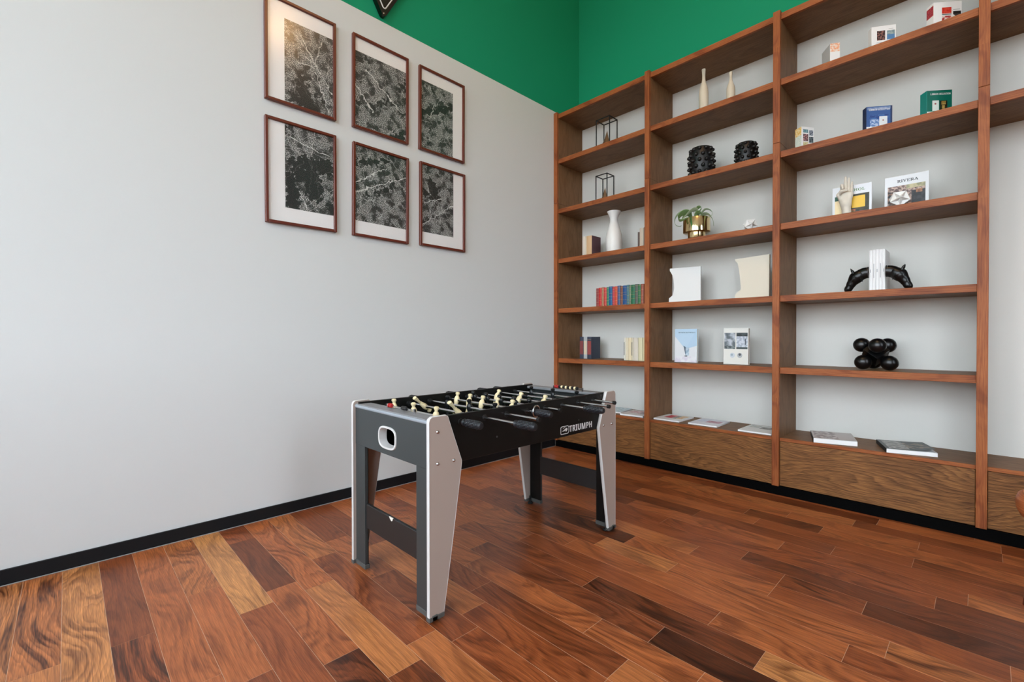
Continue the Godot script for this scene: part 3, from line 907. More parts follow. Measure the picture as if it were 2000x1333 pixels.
func map_image(w: int, h: int, sd: int, water: Array, roads: Array, ang: float) -> ImageTexture:
	var wob := noise(sd, 0.02, FastNoiseLite.TYPE_SIMPLEX, 4)
	var den := noise(sd + 1, 0.010, FastNoiseLite.TYPE_SIMPLEX, 4)
	var fine := noise(sd + 2, 0.13, FastNoiseLite.TYPE_SIMPLEX, 3)
	var cells := noise(sd + 3, 0.018, FastNoiseLite.TYPE_CELLULAR)
	cells.cellular_return_type = FastNoiseLite.RETURN_CELL_VALUE
	var by := PackedByteArray()
	by.resize(w * h * 3)
	var asp := float(h) / w
	var rg := RandomNumberGenerator.new()
	rg.seed = sd
	for q in roads: q.append(0.0075)
	for k in 12:
		var c := Vector2(rg.randf(), rg.randf())
		var dir := Vector2.from_angle(ang + (PI / 2 if k % 3 == 0 else 0.0) + rg.randf_range(-0.5, 0.5)) * rg.randf_range(0.15, 0.5)
		roads.append([c.x - dir.x, c.y - dir.y, c.x + dir.x, c.y + dir.y, 0.0042])
	var at := 0
	for y in h:
		for x in w:
			var p := Vector2(float(x) / w, float(y) / h * asp)
			var n := wob.get_noise_2d(x, y)
			var d := 9.0
			for q in water:
				var a := Vector2(q[0], q[1] * asp)
				var b := Vector2(q[2], q[3] * asp)
				var k := clampf((p - a).dot(b - a) / maxf((b - a).length_squared(), 1e-6), 0.0, 1.0)
				d = minf(d, (p - a - (b - a) * k).length() - q[4])
			d += n * 0.11
			var L := 0.06
			if d > 0.0:
				var c := cells.get_noise_2d(x + n * 14.0, y)
				var an := ang + (0.0 if absf(c) < 0.5 else c * 1.2)
				var u := x * cos(an) + y * sin(an)
				var v := -x * sin(an) + y * cos(an)
				var dn := den.get_noise_2d(x, y)
				var g := maxf(1.0 - absf(fposmod(u, 8.0) - 4.0) / 2.0, 1.0 - absf(fposmod(v, 13.0) - 6.5) / 1.8)
				var sp := smoothstep(-0.05, 0.45, fine.get_noise_2d(x, y))
				var dd := smoothstep(-0.5, 0.22, dn)
				L = 0.06 + maxf(g, 0.0) * (0.06 + 0.42 * dd) + sp * sp * (0.20 + 0.60 * dd)
				L += 0.3 * smoothstep(0.03, 0.0, d)
			var pr := p + Vector2(n, den.get_noise_2d(y, x)) * 0.035
			for q in roads:
				var a := Vector2(q[0], q[1] * asp)
				var b := Vector2(q[2], q[3] * asp)
				var k := clampf((pr - a).dot(b - a) / (b - a).length_squared(), 0.0, 1.0)
				var e := (pr - a - (b - a) * k).length()
				if e < q[4]: L = maxf(L, 0.84 if q[4] > 0.005 else (0.66 if d > 0.0 else 0.3))
			L = clampf(L, 0.0, 0.9)
			by[at] = int(255 * clampf(L * 0.97 + 0.035, 0, 1)); by[at + 1] = int(255 * clampf(L * 0.97 + 0.045, 0, 1)); by[at + 2] = int(255 * clampf(L * 0.97 + 0.04, 0, 1))
			at += 3
	return ImageTexture.create_from_image(Image.create_from_data(w, h, false, Image.FORMAT_RGB8, by))

# ---------------------------------------------------------------- books
# upright hardback seen by its spine: spine at +z, x centred, base y = 0
func spine_book(called: String, label: String, at: Vector3, w: float, h: float, d: float, cover: Material, bands := 0, group := "", band_mat: Material = null, panel: Material = null) -> Node3D:
	var t := thing(called, label, "book", at, 0.0, group)
	var m := MB.new()
	var bt := 0.0022
	m.slab(Vector3(-w / 2, 0, -d), Vector3(-w / 2 + bt, h, -0.003), 0.0008)
	m.slab(Vector3(w / 2 - bt, 0, -d), Vector3(w / 2, h, -0.003), 0.0008)
	var pl := PackedVector2Array()
	for k in 9: pl.append(Vector2(lerpf(-w / 2, w / 2, k / 8.0), -0.004 + 0.004 * sin(PI * k / 8.0)))
	for k in 9: pl.append(Vector2(lerpf(w / 2, -w / 2, k / 8.0), -0.0065 + 0.003 * sin(PI * k / 8.0)))
	m.xf = Transform3D(Basis(Vector3(1, 0, 0), Vector3(0, 0, 1), Vector3(0, -1, 0)), Vector3.ZERO)
	m.prism(pl, -h, 0.0)
	part(m, "cover", cover, t)
	m = MB.new()
	m.slab(Vector3(-w / 2 + bt, 0.003, -d + 0.003), Vector3(w / 2 - bt, h - 0.004, -0.0062), 0.0004)
	part(m, "pages", M.pages, t)
	if bands > 0:
		for k in bands:
			m = MB.new()
			var y := h * (k + 0.5 + 0.25 * sin(at.x * 900.0 + k * 2.1)) / bands
			m.box(Vector3(0, y, -0.0018), Vector3(w * 0.86, h * 0.010, 0.005), 0.0006)
			part(m, "spine_band", band_mat if band_mat else M.brass, t)
	if panel:
		m = MB.new()
		m.box(Vector3(0, h * 0.5, -0.0015), Vector3(w * 0.86, h * 0.62, 0.0045), 0.0008)
		part(m, "spine_panel", panel, t)
	return t

# book shown by its front: cover faces +z, left edge (spine) at x = -w / 2
func front_book(called: String, label: String, at: Vector3, turn: float, w: float, h: float, d: float, cover: Material, face: Texture2D, lean := 0.0, spine: Material = null, group := "") -> Node3D:
	var t := thing(called, label, "book", at, turn, group)
	t.rotation = Vector3(0, turn, 0)
	t.rotate_object_local(Vector3(1, 0, 0), -lean)
	t.position.y += d * sin(lean)
	var m := MB.new()
	m.slab(Vector3(-w / 2, 0, -0.0025), Vector3(w / 2, h, 0), 0.0008)
	m.slab(Vector3(-w / 2, 0, -d), Vector3(w / 2, h, -d + 0.0025), 0.0008)
	part(m, "cover", cover, t)
	m = MB.new()
	m.slab(Vector3(-w / 2 - 0.0004, 0, -d + 0.0001), Vector3(-w / 2 + 0.0025, h, -0.0001), 0.0008)
	part(m, "spine", spine if spine else cover, t)
	m = MB.new()
	m.slab(Vector3(-w / 2 + 0.0025, 0.002, -d + 0.0026), Vector3(w / 2 - 0.003, h - 0.003, -0.0026), 0.0003)
	part(m, "pages", M.pages, t)
	m = MB.new()
	m.card(-w / 2 + 0.001, 0.001, w / 2 - 0.001, h - 0.001, 0.0003)
	part(m, "cover_print", mat(Color(1, 1, 1), 0.35, 0, 0.4, face), t)
	return t

# magazine lying flat: cover up, long side along local z; front (towards the room) at +z
func flat_magazine(label: String, at: Vector3, turn: float, w: float, l: float, d: float, face: Texture2D, curl := 0.0, side: Material = null, group := "") -> Node3D:
	var t := thing("magazine", label, "magazine", at, turn, group)
	var m := MB.new()
	m.slab(Vector3(-w / 2, 0.0006, -l / 2), Vector3(w / 2, d, l / 2), 0.0006)
	part(m, "pages", M.paper, t)
	m = MB.new()
	m.slab(Vector3(-w / 2 - 0.001, 0, -l / 2), Vector3(-w / 2 + 0.0005, d + 0.0008, l / 2), 0.0005)
	part(m, "spine", side if side else M.paper, t)
	m = MB.new()
	var nx := 10
	var nz := 10
	var base := 0
	for j in nz + 1:
		for i in nx + 1:
			var u := float(i) / nx
			var q := float(j) / nz
			var up := curl * pow(maxf(0.0, u - 0.35) / 0.65, 2.0) * (0.25 + 0.75 * q)
			m.vert(Vector3(lerpf(-w / 2, w / 2, u) - up * 0.5, d + 0.0009 + up, lerpf(-l / 2, l / 2, q)), Vector3.UP, Vector2(u, q))
	for j in nz:
		for i in nx:
			var a := j * (nx + 1) + i
			m.tri(a, a + nx + 1, a + nx + 2)
			m.tri(a, a + nx + 2, a + 1)
	base = m.v.size()
	part(m, "cover", mat(Color(1, 1, 1), 0.4, 0, 0.4, face), t)
	return t

# ---------------------------------------------------------------- things on the shelves
func shelf_things() -> void:
	var yA: float = SHELF[5] + 0.0005
	var yB: float = SHELF[4] + 0.0005
	var yC: float = SHELF[3] + 0.0005
	var yD: float = SHELF[2] + 0.0005
	var yE: float = SHELF[1] + 0.0005
	lantern("black wire cuboid with a bronze spike inside, on the highest shelf of the left bay", Vector3(0.556, yA, 0.304), 0.146, 0.124, 0.25, 0)
	lantern("black wire cuboid with bronze spikes, one shelf below its twin", Vector3(0.508, yB, 0.263), 0.124, 0.113, 0.25, 1)
	# white ribbed vase
	var t := thing("vase", "tall white ribbed vase with flared mouth between two groups of books", "vase", Vector3(0.590, yC, 0.235))
	var m := MB.new()
	var pr := [Vector2(0.0001, 0.0), Vector2(0.066, 0.0), Vector2(0.070, 0.004), Vector2(0.0705, 0.03), Vector2(0.074, 0.07), Vector2(0.0755, 0.12), Vector2(0.072, 0.165), Vector2(0.062, 0.215), Vector2(0.048, 0.26), Vector2(0.038, 0.295), Vector2(0.0355, 0.32), Vector2(0.039, 0.345), Vector2(0.05, 0.372), Vector2(0.063, 0.394), Vector2(0.063, 0.398), Vector2(0.058, 0.396), Vector2(0.046, 0.372), Vector2(0.033, 0.345), Vector2(0.030, 0.31), Vector2(0.0001, 0.30)]
	m.lathe(pr, 40)
	for i in m.v.size():
		var p := m.v[i]
		var an := atan2(p.z, p.x)
		var k := 1.0 + 0.018 * cos(an * 20.0) * smoothstep(0.33, 0.25, p.y) * smoothstep(0.0, 0.05, p.y)
		m.v[i] = Vector3(p.x * k, p.y, p.z * k)
	part(m, "body", M.china, t)
	# pale books left and right of the vase
	var sb := [[0.276, 0.036, 0.205, rgb(222, 212, 196), "cream paperback at the left end of the vase shelf"], [0.3005, 0.010, 0.205, rgb(236, 226, 206), "thin ivory book, second from left on the vase shelf"], [0.3385, 0.062, 0.203, rgb(214, 178, 136), "tan book with a purple back board left of the white vase"]]
	for q in sb:
		var b := spine_book("book", q[4], Vector3(q[0], yC, 0.285), q[1], q[2], 0.15, mat(q[3], 0.6), 0, "pale books by the vase")
		if q[1] > 0.05:
			m = MB.new()
			m.slab(Vector3(q[1] / 2, 0, -0.15), Vector3(q[1] / 2 + 0.0012, q[2], -0.004), 0.0004)
			part(m, "back_board", mat(rgb(92, 62, 70), 0.6), b, "purple back board")
	spine_book("book", "thin dark brown book right of the white vase", Vector3(0.878, yC, 0.285), 0.017, 0.150, 0.13, mat(rgb(96, 78, 72), 0.6), 0, "pale books by the vase")
	spine_book("book", "beige book beside the upright, right of the white vase", Vector3(0.9085, yC, 0.285), 0.040, 0.182, 0.14, mat(rgb(205, 188, 168), 0.6), 0, "pale books by the vase")
	spine_book("book", "grey-mauve book behind the upright at the right end of the vase shelf", Vector3(0.948, yC, 0.285), 0.034, 0.186, 0.14, mat(rgb(140, 120, 122), 0.6), 0, "pale books by the vase")
	# row of gilt spines
	var ed := [0.421, 0.451, 0.485, 0.509, 0.540, 0.565, 0.605, 0.628, 0.660, 0.690, 0.717, 0.758, 0.782, 0.802, 0.842, 0.872, 0.901, 0.930]
	var co := [rgb(150, 62, 58), rgb(200, 52, 50), rgb(170, 128, 96), rgb(205, 72, 66), rgb(62, 128, 98), rgb(28, 92, 140), rgb(188, 60, 70), rgb(205, 78, 48), rgb(74, 92, 132), rgb(130, 82, 64), rgb(24, 82, 138), rgb(84, 128, 136), rgb(122, 138, 112), rgb(38, 112, 78), rgb(96, 100, 92), rgb(56, 118, 76), rgb(168, 92, 72)]
	var cn := ["dark red", "bright red", "tan", "coral red", "teal green", "deep blue", "rose red", "orange red", "slate blue", "brown", "wide royal blue", "blue grey", "sage", "dark green", "grey", "mid green", "rust"]
	var od := ["first", "second", "third", "fourth", "fifth", "sixth", "seventh", "eighth", "ninth", "tenth", "eleventh", "twelfth", "thirteenth", "fourteenth", "fifteenth", "sixteenth", "last"]
	for i in 17:
		var w: float = ed[i + 1] - ed[i] - 0.0008
		spine_book("small_book", "small %s gilt-spined book, %s from left in the colourful row" % [cn[i], od[i]], Vector3((ed[i] + ed[i + 1]) / 2, yD, 0.285), w, 0.181 + 0.003 * ((i * 7) % 3), 0.12, mat(co[i], 0.5), 5, "colourful small books in a row", M.gilt if M.has("gilt") else gilt())
	# classics on the shelf below
	var cl := [[0.2595, 0.046, rgb(52, 60, 78), rgb(128, 62, 62), "navy book with a maroon spine panel, left of its group of three"], [0.305, 0.042, rgb(176, 182, 186), rgb(216, 200, 172), "pale grey book with a cream spine panel between two navy books"], [0.352, 0.049, rgb(52, 60, 78), rgb(150, 66, 62), "navy book with a red spine panel, right of its group of three"]]
	for q in cl: spine_book("book", q[4], Vector3(q[0], yE, 0.30), q[1], 0.215, 0.15, mat(q[2], 0.55), 3, "old books at the left of the second lowest shelf", gilt(), mat(q[3], 0.55))
	var cr := [[0.748, 0.018, rgb(232, 228, 212), true, "thin white book with a black spine mark, leftmost of the cream books"], [0.770, 0.022, rgb(238, 226, 196), false, "cream book, second of the cream books"], [0.800, 0.034, rgb(232, 216, 180), false, "buff book, third of the cream books"], [0.8265, 0.014, rgb(226, 216, 190), true, "slim buff book with a dark spine line, fourth of the cream books"], [0.859, 0.048, rgb(220, 212, 196), false, "wide pale beige book, fifth of the cream books"], [0.905, 0.040, rgb(224, 216, 178), false, "yellowish cream book, sixth of the cream books"], [0.944, 0.034, rgb(226, 214, 172), false, "yellowish cream book behind the upright, last of the cream books"]]
	for q in cr:
		var b := spine_book("book", q[4], Vector3(q[0], yE, 0.30), q[1], 0.205, 0.15, mat(q[2], 0.6), 0, "cream books beside the upright")
		if q[3]:
			m = MB.new()
			m.box(Vector3(-q[1] * 0.3, 0.105, -0.0012), Vector3(0.006, 0.12, 0.005), 0.0005)
			part(m, "spine_mark", M.ink, b)
	# bottles
	bottle("slim stone-coloured bottle vase, the taller of the pair on the top shelf", Vector3(1.445, yA, 0.25), 0.0355, 0.372)
	bottle("pale bottle vase, the shorter of the pair on the top shelf", Vector3(1.655, yA, 0.25), 0.031, 0.262)
	spiky("black studded vase, the larger of the pair in the middle bay", Vector3(1.436, yB, 0.27), 0.088, 0.235)
	spiky("black studded vase, the smaller of the pair in the middle bay", Vector3(1.776, yB, 0.27), 0.069, 0.172)
	plant(Vector3(1.398, yC, 0.27))
	star_ball("white faceted star ball standing beside the plant in the brass pot", Vector3(1.812, yC, 0.29), 0.052, 0.5)
	star_ball("white faceted star ball in front of the mural-covered art book", Vector3(2.668, yC, 0.315), 0.055, 0.1)
	# plaster slabs with a hollowed side
	var s1 := PackedVector2Array([Vector2(0.12, 0), Vector2(0.12, 0.29), Vector2(-0.125, 0.29), Vector2(-0.126, 0.272), Vector2(-0.108, 0.24), Vector2(-0.094, 0.19), Vector2(-0.090, 0.13), Vector2(-0.096, 0.085), Vector2(-0.108, 0.058), Vector2(-0.132, 0.040), Vector2(-0.134, 0.0)])
	slab_thing("white plaster slab bookend with a hollowed left side", Vector3(1.295, yD, 0.245), 0.22, s1, M.plaster)
	var s2 := PackedVector2Array([Vector2(0.114, 0), Vector2(0.117, 0.318), Vector2(-0.108, 0.308), Vector2(-0.122, 0.308), Vector2(-0.118, 0.293), Vector2(-0.101, 0.275), Vector2(-0.090, 0.215), Vector2(-0.084, 0.155), Vector2(-0.078, 0.095), Vector2(-0.080, 0.070), Vector2(-0.106, 0.052), Vector2(-0.122, 0.030), Vector2(-0.118, 0.012), Vector2(-0.09, 0.0)])
	slab_thing("cream wooden slab bookend with a ragged hollowed side", Vector3(1.816, yD, 0.25), 0.05, s2, M.creamslab)
	covers(yA, yB, yC, yD, yE)
	hand(Vector3(2.397, yC + 0.0225, 0.295))
	horse("black horse-head bookend facing left against the white magazines", Vector3(2.5125, yD - 0.0105, 0.265), -1.0)
	horse("black horse-head bookend facing right against the white magazines", Vector3(2.6005, yD - 0.0105, 0.265), 1.0)
	var mo := ["leftmost", "second from left", "middle one", "fourth from left", "rightmost"]
	for i in 5:
		var b := spine_book("white_magazine", "white magazine spine, %s of five between the horse heads" % mo[i], Vector3(2.5235 + 0.0163 * i, yD, 0.275), 0.0158, 0.262 + 0.001 * (i % 3), 0.19, mat(Color(0.93, 0.93, 0.93), 0.4), 0, "white magazines between the horse heads")
		m = MB.new()
		m.box(Vector3(0.001, 0.13, -0.0012), Vector3(0.003, 0.02 + 0.07 * (i % 2), 0.0047), 0.0003)
		part(m, "spine_print", mat(Color(0.62, 0.63, 0.66), 0.6), b)
	jack(Vector3(2.545, yE, 0.235))

func gilt() -> StandardMaterial3D:
	if not M.has("gilt"): M.gilt = mat(Color(0.80, 0.68, 0.45), 0.4, 0.5)
	return M.gilt

func lantern(label: String, at: Vector3, w: float, d: float, h: float, style: int) -> void:
	var t := thing("wire_lantern", label, "ornament", at, 0.0, "wire cuboids in the left bay")
	var m := MB.new()
	var r := 0.0078
	for sx in [-1, 1]:
		for sz in [-1, 1]: m.box(Vector3(sx * w / 2, h / 2, sz * d / 2), Vector3(r, h, r), 0.0006)
	for y in [r / 2, h - r / 2]:
		for s in [-1, 1]:
			m.box(Vector3(0, y, s * d / 2), Vector3(w, r, r), 0.0006)
			m.box(Vector3(s * w / 2, y, 0), Vector3(r, r, d), 0.0006)
	part(m, "wire_frame", M.wire, t)
	m = MB.new()
	m.slab(Vector3(-w / 2 + r, 0.0, -d / 2 + r), Vector3(w / 2 - r, 0.004, d / 2 - r), 0.0005)
	part(m, "base_plate", M.wire, t)
	m = MB.new()
	var tops := [Vector3(0.005, 0.150, 0.0)] if style == 0 else [Vector3(0.006, 0.138, 0.005), Vector3(-0.014, 0.115, -0.01)]
	for tp in tops:
		var rg := []
		for k in 6:
			var an := TAU * k / 6 + 0.3
			rg.append(Vector3(cos(an) * w * 0.40 * (1.0 if k % 2 == 0 else 0.75), 0.004, sin(an) * d * 0.40))
		var mid := []
		for q in rg: mid.append(Vector3(lerpf(q.x, tp.x, 0.55), tp.y * 0.42, lerpf(q.z, tp.z, 0.55)))
		for k in 6:
			var k2 := (k + 1) % 6
			m.poly([rg[k], rg[k2], mid[k2], mid[k]], rg[k] + rg[k2] + Vector3(0, 0.02, 0))
			m.poly([mid[k], mid[k2], tp], rg[k] + rg[k2] + Vector3(0, 0.02, 0))
	part(m, "spike", M.bronze, t)

func bottle(label: String, at: Vector3, r: float, h: float) -> void:
	var t := thing("bottle_vase", label, "vase", at, 0.0, "bottle vases on the top shelf")
	var m := MB.new()
	var b := h * 0.5
	m.lathe([Vector2(0.0001, 0), Vector2(r * 0.93, 0), Vector2(r, 0.005), Vector2(r, b * 0.98), Vector2(r * 0.93, b * 1.12), Vector2(r * 0.72, b * 1.27), Vector2(r * 0.48, b * 1.42), Vector2(r * 0.35, b * 1.58), Vector2(r * 0.33, b * 1.74), Vector2(r * 0.40, b * 1.92), Vector2(r * 0.44, b * 1.985), Vector2(r * 0.42, h), Vector2(r * 0.32, h - 0.002), Vector2(r * 0.24, b * 1.8), Vector2(0.0001, b * 1.75)], 28)
	part(m, "body", M.stone, t)

func spiky(label: String, at: Vector3, r: float, h: float) -> void:
	var t := thing("studded_vase", label, "vase", at, 0.4, "black studded vases")
	var m := MB.new()
	m.lathe([Vector2(0.0001, 0), Vector2(r * 0.86, 0), Vector2(r * 0.95, 0.012), Vector2(r * 1.02, h * 0.35), Vector2(r * 1.02, h * 0.62), Vector2(r * 0.93, h * 0.92), Vector2(r * 0.82, h * 0.985), Vector2(r * 0.76, h * 0.97), Vector2(r * 0.8, h * 0.85), Vector2(r * 0.8, h * 0.3), Vector2(0.0001, h * 0.28)], 32)
	part(m, "body", M.stud, t)
	m = MB.new()
	var rows := 5
	for j in rows:
		var y := h * (j + 0.55) / (rows + 0.1)
		var rr := r * (0.97 + 0.05 * sin(PI * (j + 0.5) / rows))
		if j == rows - 1: rr = r * 0.9
		var cnt := 11
		for k in cnt:
			var an := TAU * (k + 0.5 * (j % 2)) / cnt
			var dir := Vector3(cos(an), 0.12 * (j - 2.0) / 2.0, sin(an)).normalized()
			var b := Basis(Quaternion(Vector3.UP, dir))
			m.xf = Transform3D(b, Vector3(cos(an) * rr, y, sin(an) * rr))
			var q := r * 0.185
			m.lathe([Vector2(q, -0.004), Vector2(q * 0.92, r * 0.08), Vector2(q * 0.62, r * 0.17), Vector2(q * 0.25, r * 0.215), Vector2(0.0001, r * 0.22)], 9)
	var s := part(m, "studs", M.stud, t)
	s.set_meta("kind", "stuff")

func plant(at: Vector3) -> void:
	var t := thing("potted_plant", "curly grey-green air plant in a shiny stepped brass pot", "plant", at)
	var m := MB.new()
	m.lathe([Vector2(0.0001, 0), Vector2(0.065, 0), Vector2(0.0665, 0.002), Vector2(0.0665, 0.060), Vector2(0.100, 0.0605), Vector2(0.1035, 0.063), Vector2(0.1035, 0.172), Vector2(0.1025, 0.1735), Vector2(0.0985, 0.1735), Vector2(0.0975, 0.16), Vector2(0.0975, 0.14)], 48)
	part(m, "pot", M.brass, t)
	m = MB.new()
	m.lathe([Vector2(0.0975, 0.152), Vector2(0.06, 0.158), Vector2(0.0001, 0.160)], 24)
	part(m, "soil", M.soil, t)
	# each leaf: arching ribbon; start, control points, width
	var L := [
		[[Vector3(-0.02, 0.15, 0.01), Vector3(-0.06, 0.235, 0.03), Vector3(-0.12, 0.245, 0.03), Vector3(-0.168, 0.205, 0.03), Vector3(-0.165, 0.150, 0.03), Vector3(-0.125, 0.128, 0.035), Vector3(-0.095, 0.125, 0.07)], 0.010, 0],
		[[Vector3(-0.02, 0.15, 0.02), Vector3(-0.04, 0.215, 0.06), Vector3(-0.075, 0.215, 0.10), Vector3(-0.095, 0.175, 0.125), Vector3(-0.07, 0.150, 0.135), Vector3(-0.02, 0.165, 0.125)], 0.026, 1],
		[[Vector3(0.01, 0.15, 0.02), Vector3(0.02, 0.225, 0.05), Vector3(0.0, 0.225, 0.09), Vector3(-0.035, 0.180, 0.125), Vector3(-0.06, 0.158, 0.14)], 0.018, 0],
		[[Vector3(0.0, 0.15, 0.0), Vector3(0.0, 0.235, 0.01), Vector3(0.03, 0.262, 0.02), Vector3(0.05, 0.240, 0.03), Vector3(0.03, 0.21, 0.05)], 0.016, 1],
		[[Vector3(0.02, 0.15, 0.0), Vector3(0.05, 0.225, 0.0), Vector3(0.09, 0.235, 0.0), Vector3(0.125, 0.205, 0.0), Vector3(0.12, 0.172, 0.01), Vector3(0.09, 0.165, 0.03)], 0.009, 0],
		[[Vector3(0.03, 0.15, 0.01), Vector3(0.07, 0.190, 0.03), Vector3(0.115, 0.180, 0.04), Vector3(0.15, 0.130, 0.05), Vector3(0.158, 0.08, 0.05)], 0.014, 0],
		[[Vector3(0.0, 0.15, 0.03), Vector3(0.03, 0.205, 0.05), Vector3(0.06, 0.20, 0.06), Vector3(0.08, 0.170, 0.07)], 0.022, 1],
		[[Vector3(-0.01, 0.15, -0.01), Vector3(-0.03, 0.24, -0.02), Vector3(0.0, 0.268, -0.02), Vector3(0.035, 0.258, 0.0)], 0.009, 0],
		[[Vector3(-0.03, 0.15, 0.0), Vector3(-0.05, 0.21, 0.04), Vector3(-0.08, 0.19, 0.07), Vector3(-0.09, 0.165, 0.06)], 0.020, 1]]
	for q in L:
		var c := Curve3D.new()
		c.bake_interval = 0.004
		var ps: Array = q[0]
		for i in ps.size():
			var tg: Vector3 = (ps[mini(i + 1, ps.size() - 1)] - ps[maxi(i - 1, 0)]) * 0.2
			c.add_point(ps[i], -tg, tg)
		var path := []
		var ws := []
		var ts := []
		for k in 25:
			var u := k / 24.0
			path.append(c.sample_baked(c.get_baked_length() * u))
			ws.append(maxf(q[1] * 1.25 * (1.0 - u * u * 0.9), 0.0015))
			ts.append(0.0016)
		m = MB.new()
		m.sweep(path, ws, ts, Vector3(0.15, 0.62, 0.76), 8)
		part(m, "leaf", M.leaf if q[2] == 0 else M.leafdark, t)

func star_ball(label: String, at: Vector3, r: float, turn: float) -> void:
	var t := thing("star_ball", label, "ornament", at, turn, "white star balls")
	var g := (1.0 + sqrt(5.0)) / 2.0
	var vs := []
	for a in [-1, 1]:
		for b in [-g, g]:
			vs.append(Vector3(0, a, b)); vs.append(Vector3(a, b, 0)); vs.append(Vector3(b, 0, a))
	var q := Quaternion(Vector3(1, 0.2, 0).normalized(), 0.55)
	for i in 12: vs[i] = q * (vs[i].normalized() * r)
	var low := 9.0
	for p in vs: low = minf(low, p.y)
	for i in 12: vs[i] -= Vector3(0, low, 0)
	var cen := Vector3(0, -low, 0)
	var e := 9.0
	for i in 11: e = minf(e, vs[0].distance_to(vs[i + 1]))
	var m := MB.new()
	for i in 12:
		for j in range(i + 1, 12):
			for k in range(j + 1, 12):
				if vs[i].distance_to(vs[j]) < e * 1.1 and vs[j].distance_to(vs[k]) < e * 1.1 and vs[i].distance_to(vs[k]) < e * 1.1:
					var mid: Vector3 = (vs[i] + vs[j] + vs[k]) / 3.0
					var dip := cen + (mid - cen) * 0.66
					m.poly([vs[i], vs[j], dip], mid - cen)
					m.poly([vs[j], vs[k], dip], mid - cen)
					m.poly([vs[k], vs[i], dip], mid - cen)
	part(m, "faceted_body", M.plaster, t)

func slab_thing(label: String, at: Vector3, turn: float, pl: PackedVector2Array, mt: Material) -> void:
	var t := thing("slab_bookend", label, "bookend", at, turn, "hollowed slab bookends")
	var m := MB.new()
	m.prism(pl, -0.012, 0.012)
	part(m, "slab", mt, t)

func hand(at: Vector3) -> void:
	var t := thing("hand_sculpture", "pale hand sculpture with fingers raised and thumb folded, before an art book", "sculpture", at, 0.15)
	var m := MB.new()
	var B := []
	# wrist and palm (palm faces +z)
	B.append([Vector3(0.004, 0.004, 0), Vector3(0.0, 0.055, 0), 0.026, 0.024])
	B.append([Vector3(-0.006, 0.055, 0), Vector3(-0.022, 0.10, 0.0), 0.022, 0.020])
	B.append([Vector3(0.008, 0.055, 0), Vector3(0.024, 0.118, 0.0), 0.020, 0.0165])
	B.append([Vector3(0.0, 0.06, 0), Vector3(0.0, 0.125, -0.002), 0.021, 0.0165])
	B.append([Vector3(-0.012, 0.09, 0), Vector3(-0.016, 0.135, -0.002), 0.018, 0.0145])
	m.blob(B, 0.016, 0.0034)
	# raised fingers: middle, ring, little; index folded against the palm
	var F := [[[Vector3(-0.002, 0.130, -0.002), Vector3(-0.003, 0.172, -0.006), Vector3(-0.003, 0.204, -0.006), Vector3(-0.002, 0.232, -0.004)], 0.0092], [[Vector3(0.013, 0.126, -0.002), Vector3(0.014, 0.166, -0.004), Vector3(0.015, 0.197, -0.003), Vector3(0.016, 0.222, 0.0)], 0.0088], [[Vector3(0.027, 0.116, -0.001), Vector3(0.030, 0.148, -0.001), Vector3(0.0315, 0.172, 0.001), Vector3(0.0325, 0.192, 0.004)], 0.0078], [[Vector3(-0.019, 0.130, -0.002), Vector3(-0.021, 0.168, 0.004), Vector3(-0.020, 0.176, 0.028), Vector3(-0.016, 0.154, 0.036)], 0.0092], [[Vector3(-0.026, 0.085, 0.006), Vector3(-0.040, 0.118, 0.022), Vector3(-0.024, 0.136, 0.036), Vector3(0.004, 0.140, 0.030)], 0.0105]]
	for f in F:
		var bs := []
		var p: Array = f[0]
		var r: float = f[1]
		for i in 3: bs.append([p[i], p[i + 1], r * (1.06 - 0.1 * i), r * (0.97 - 0.1 * i)])
		m.blob(bs, 0.006, 0.0026)
	part(m, "hand", M.hand, t)

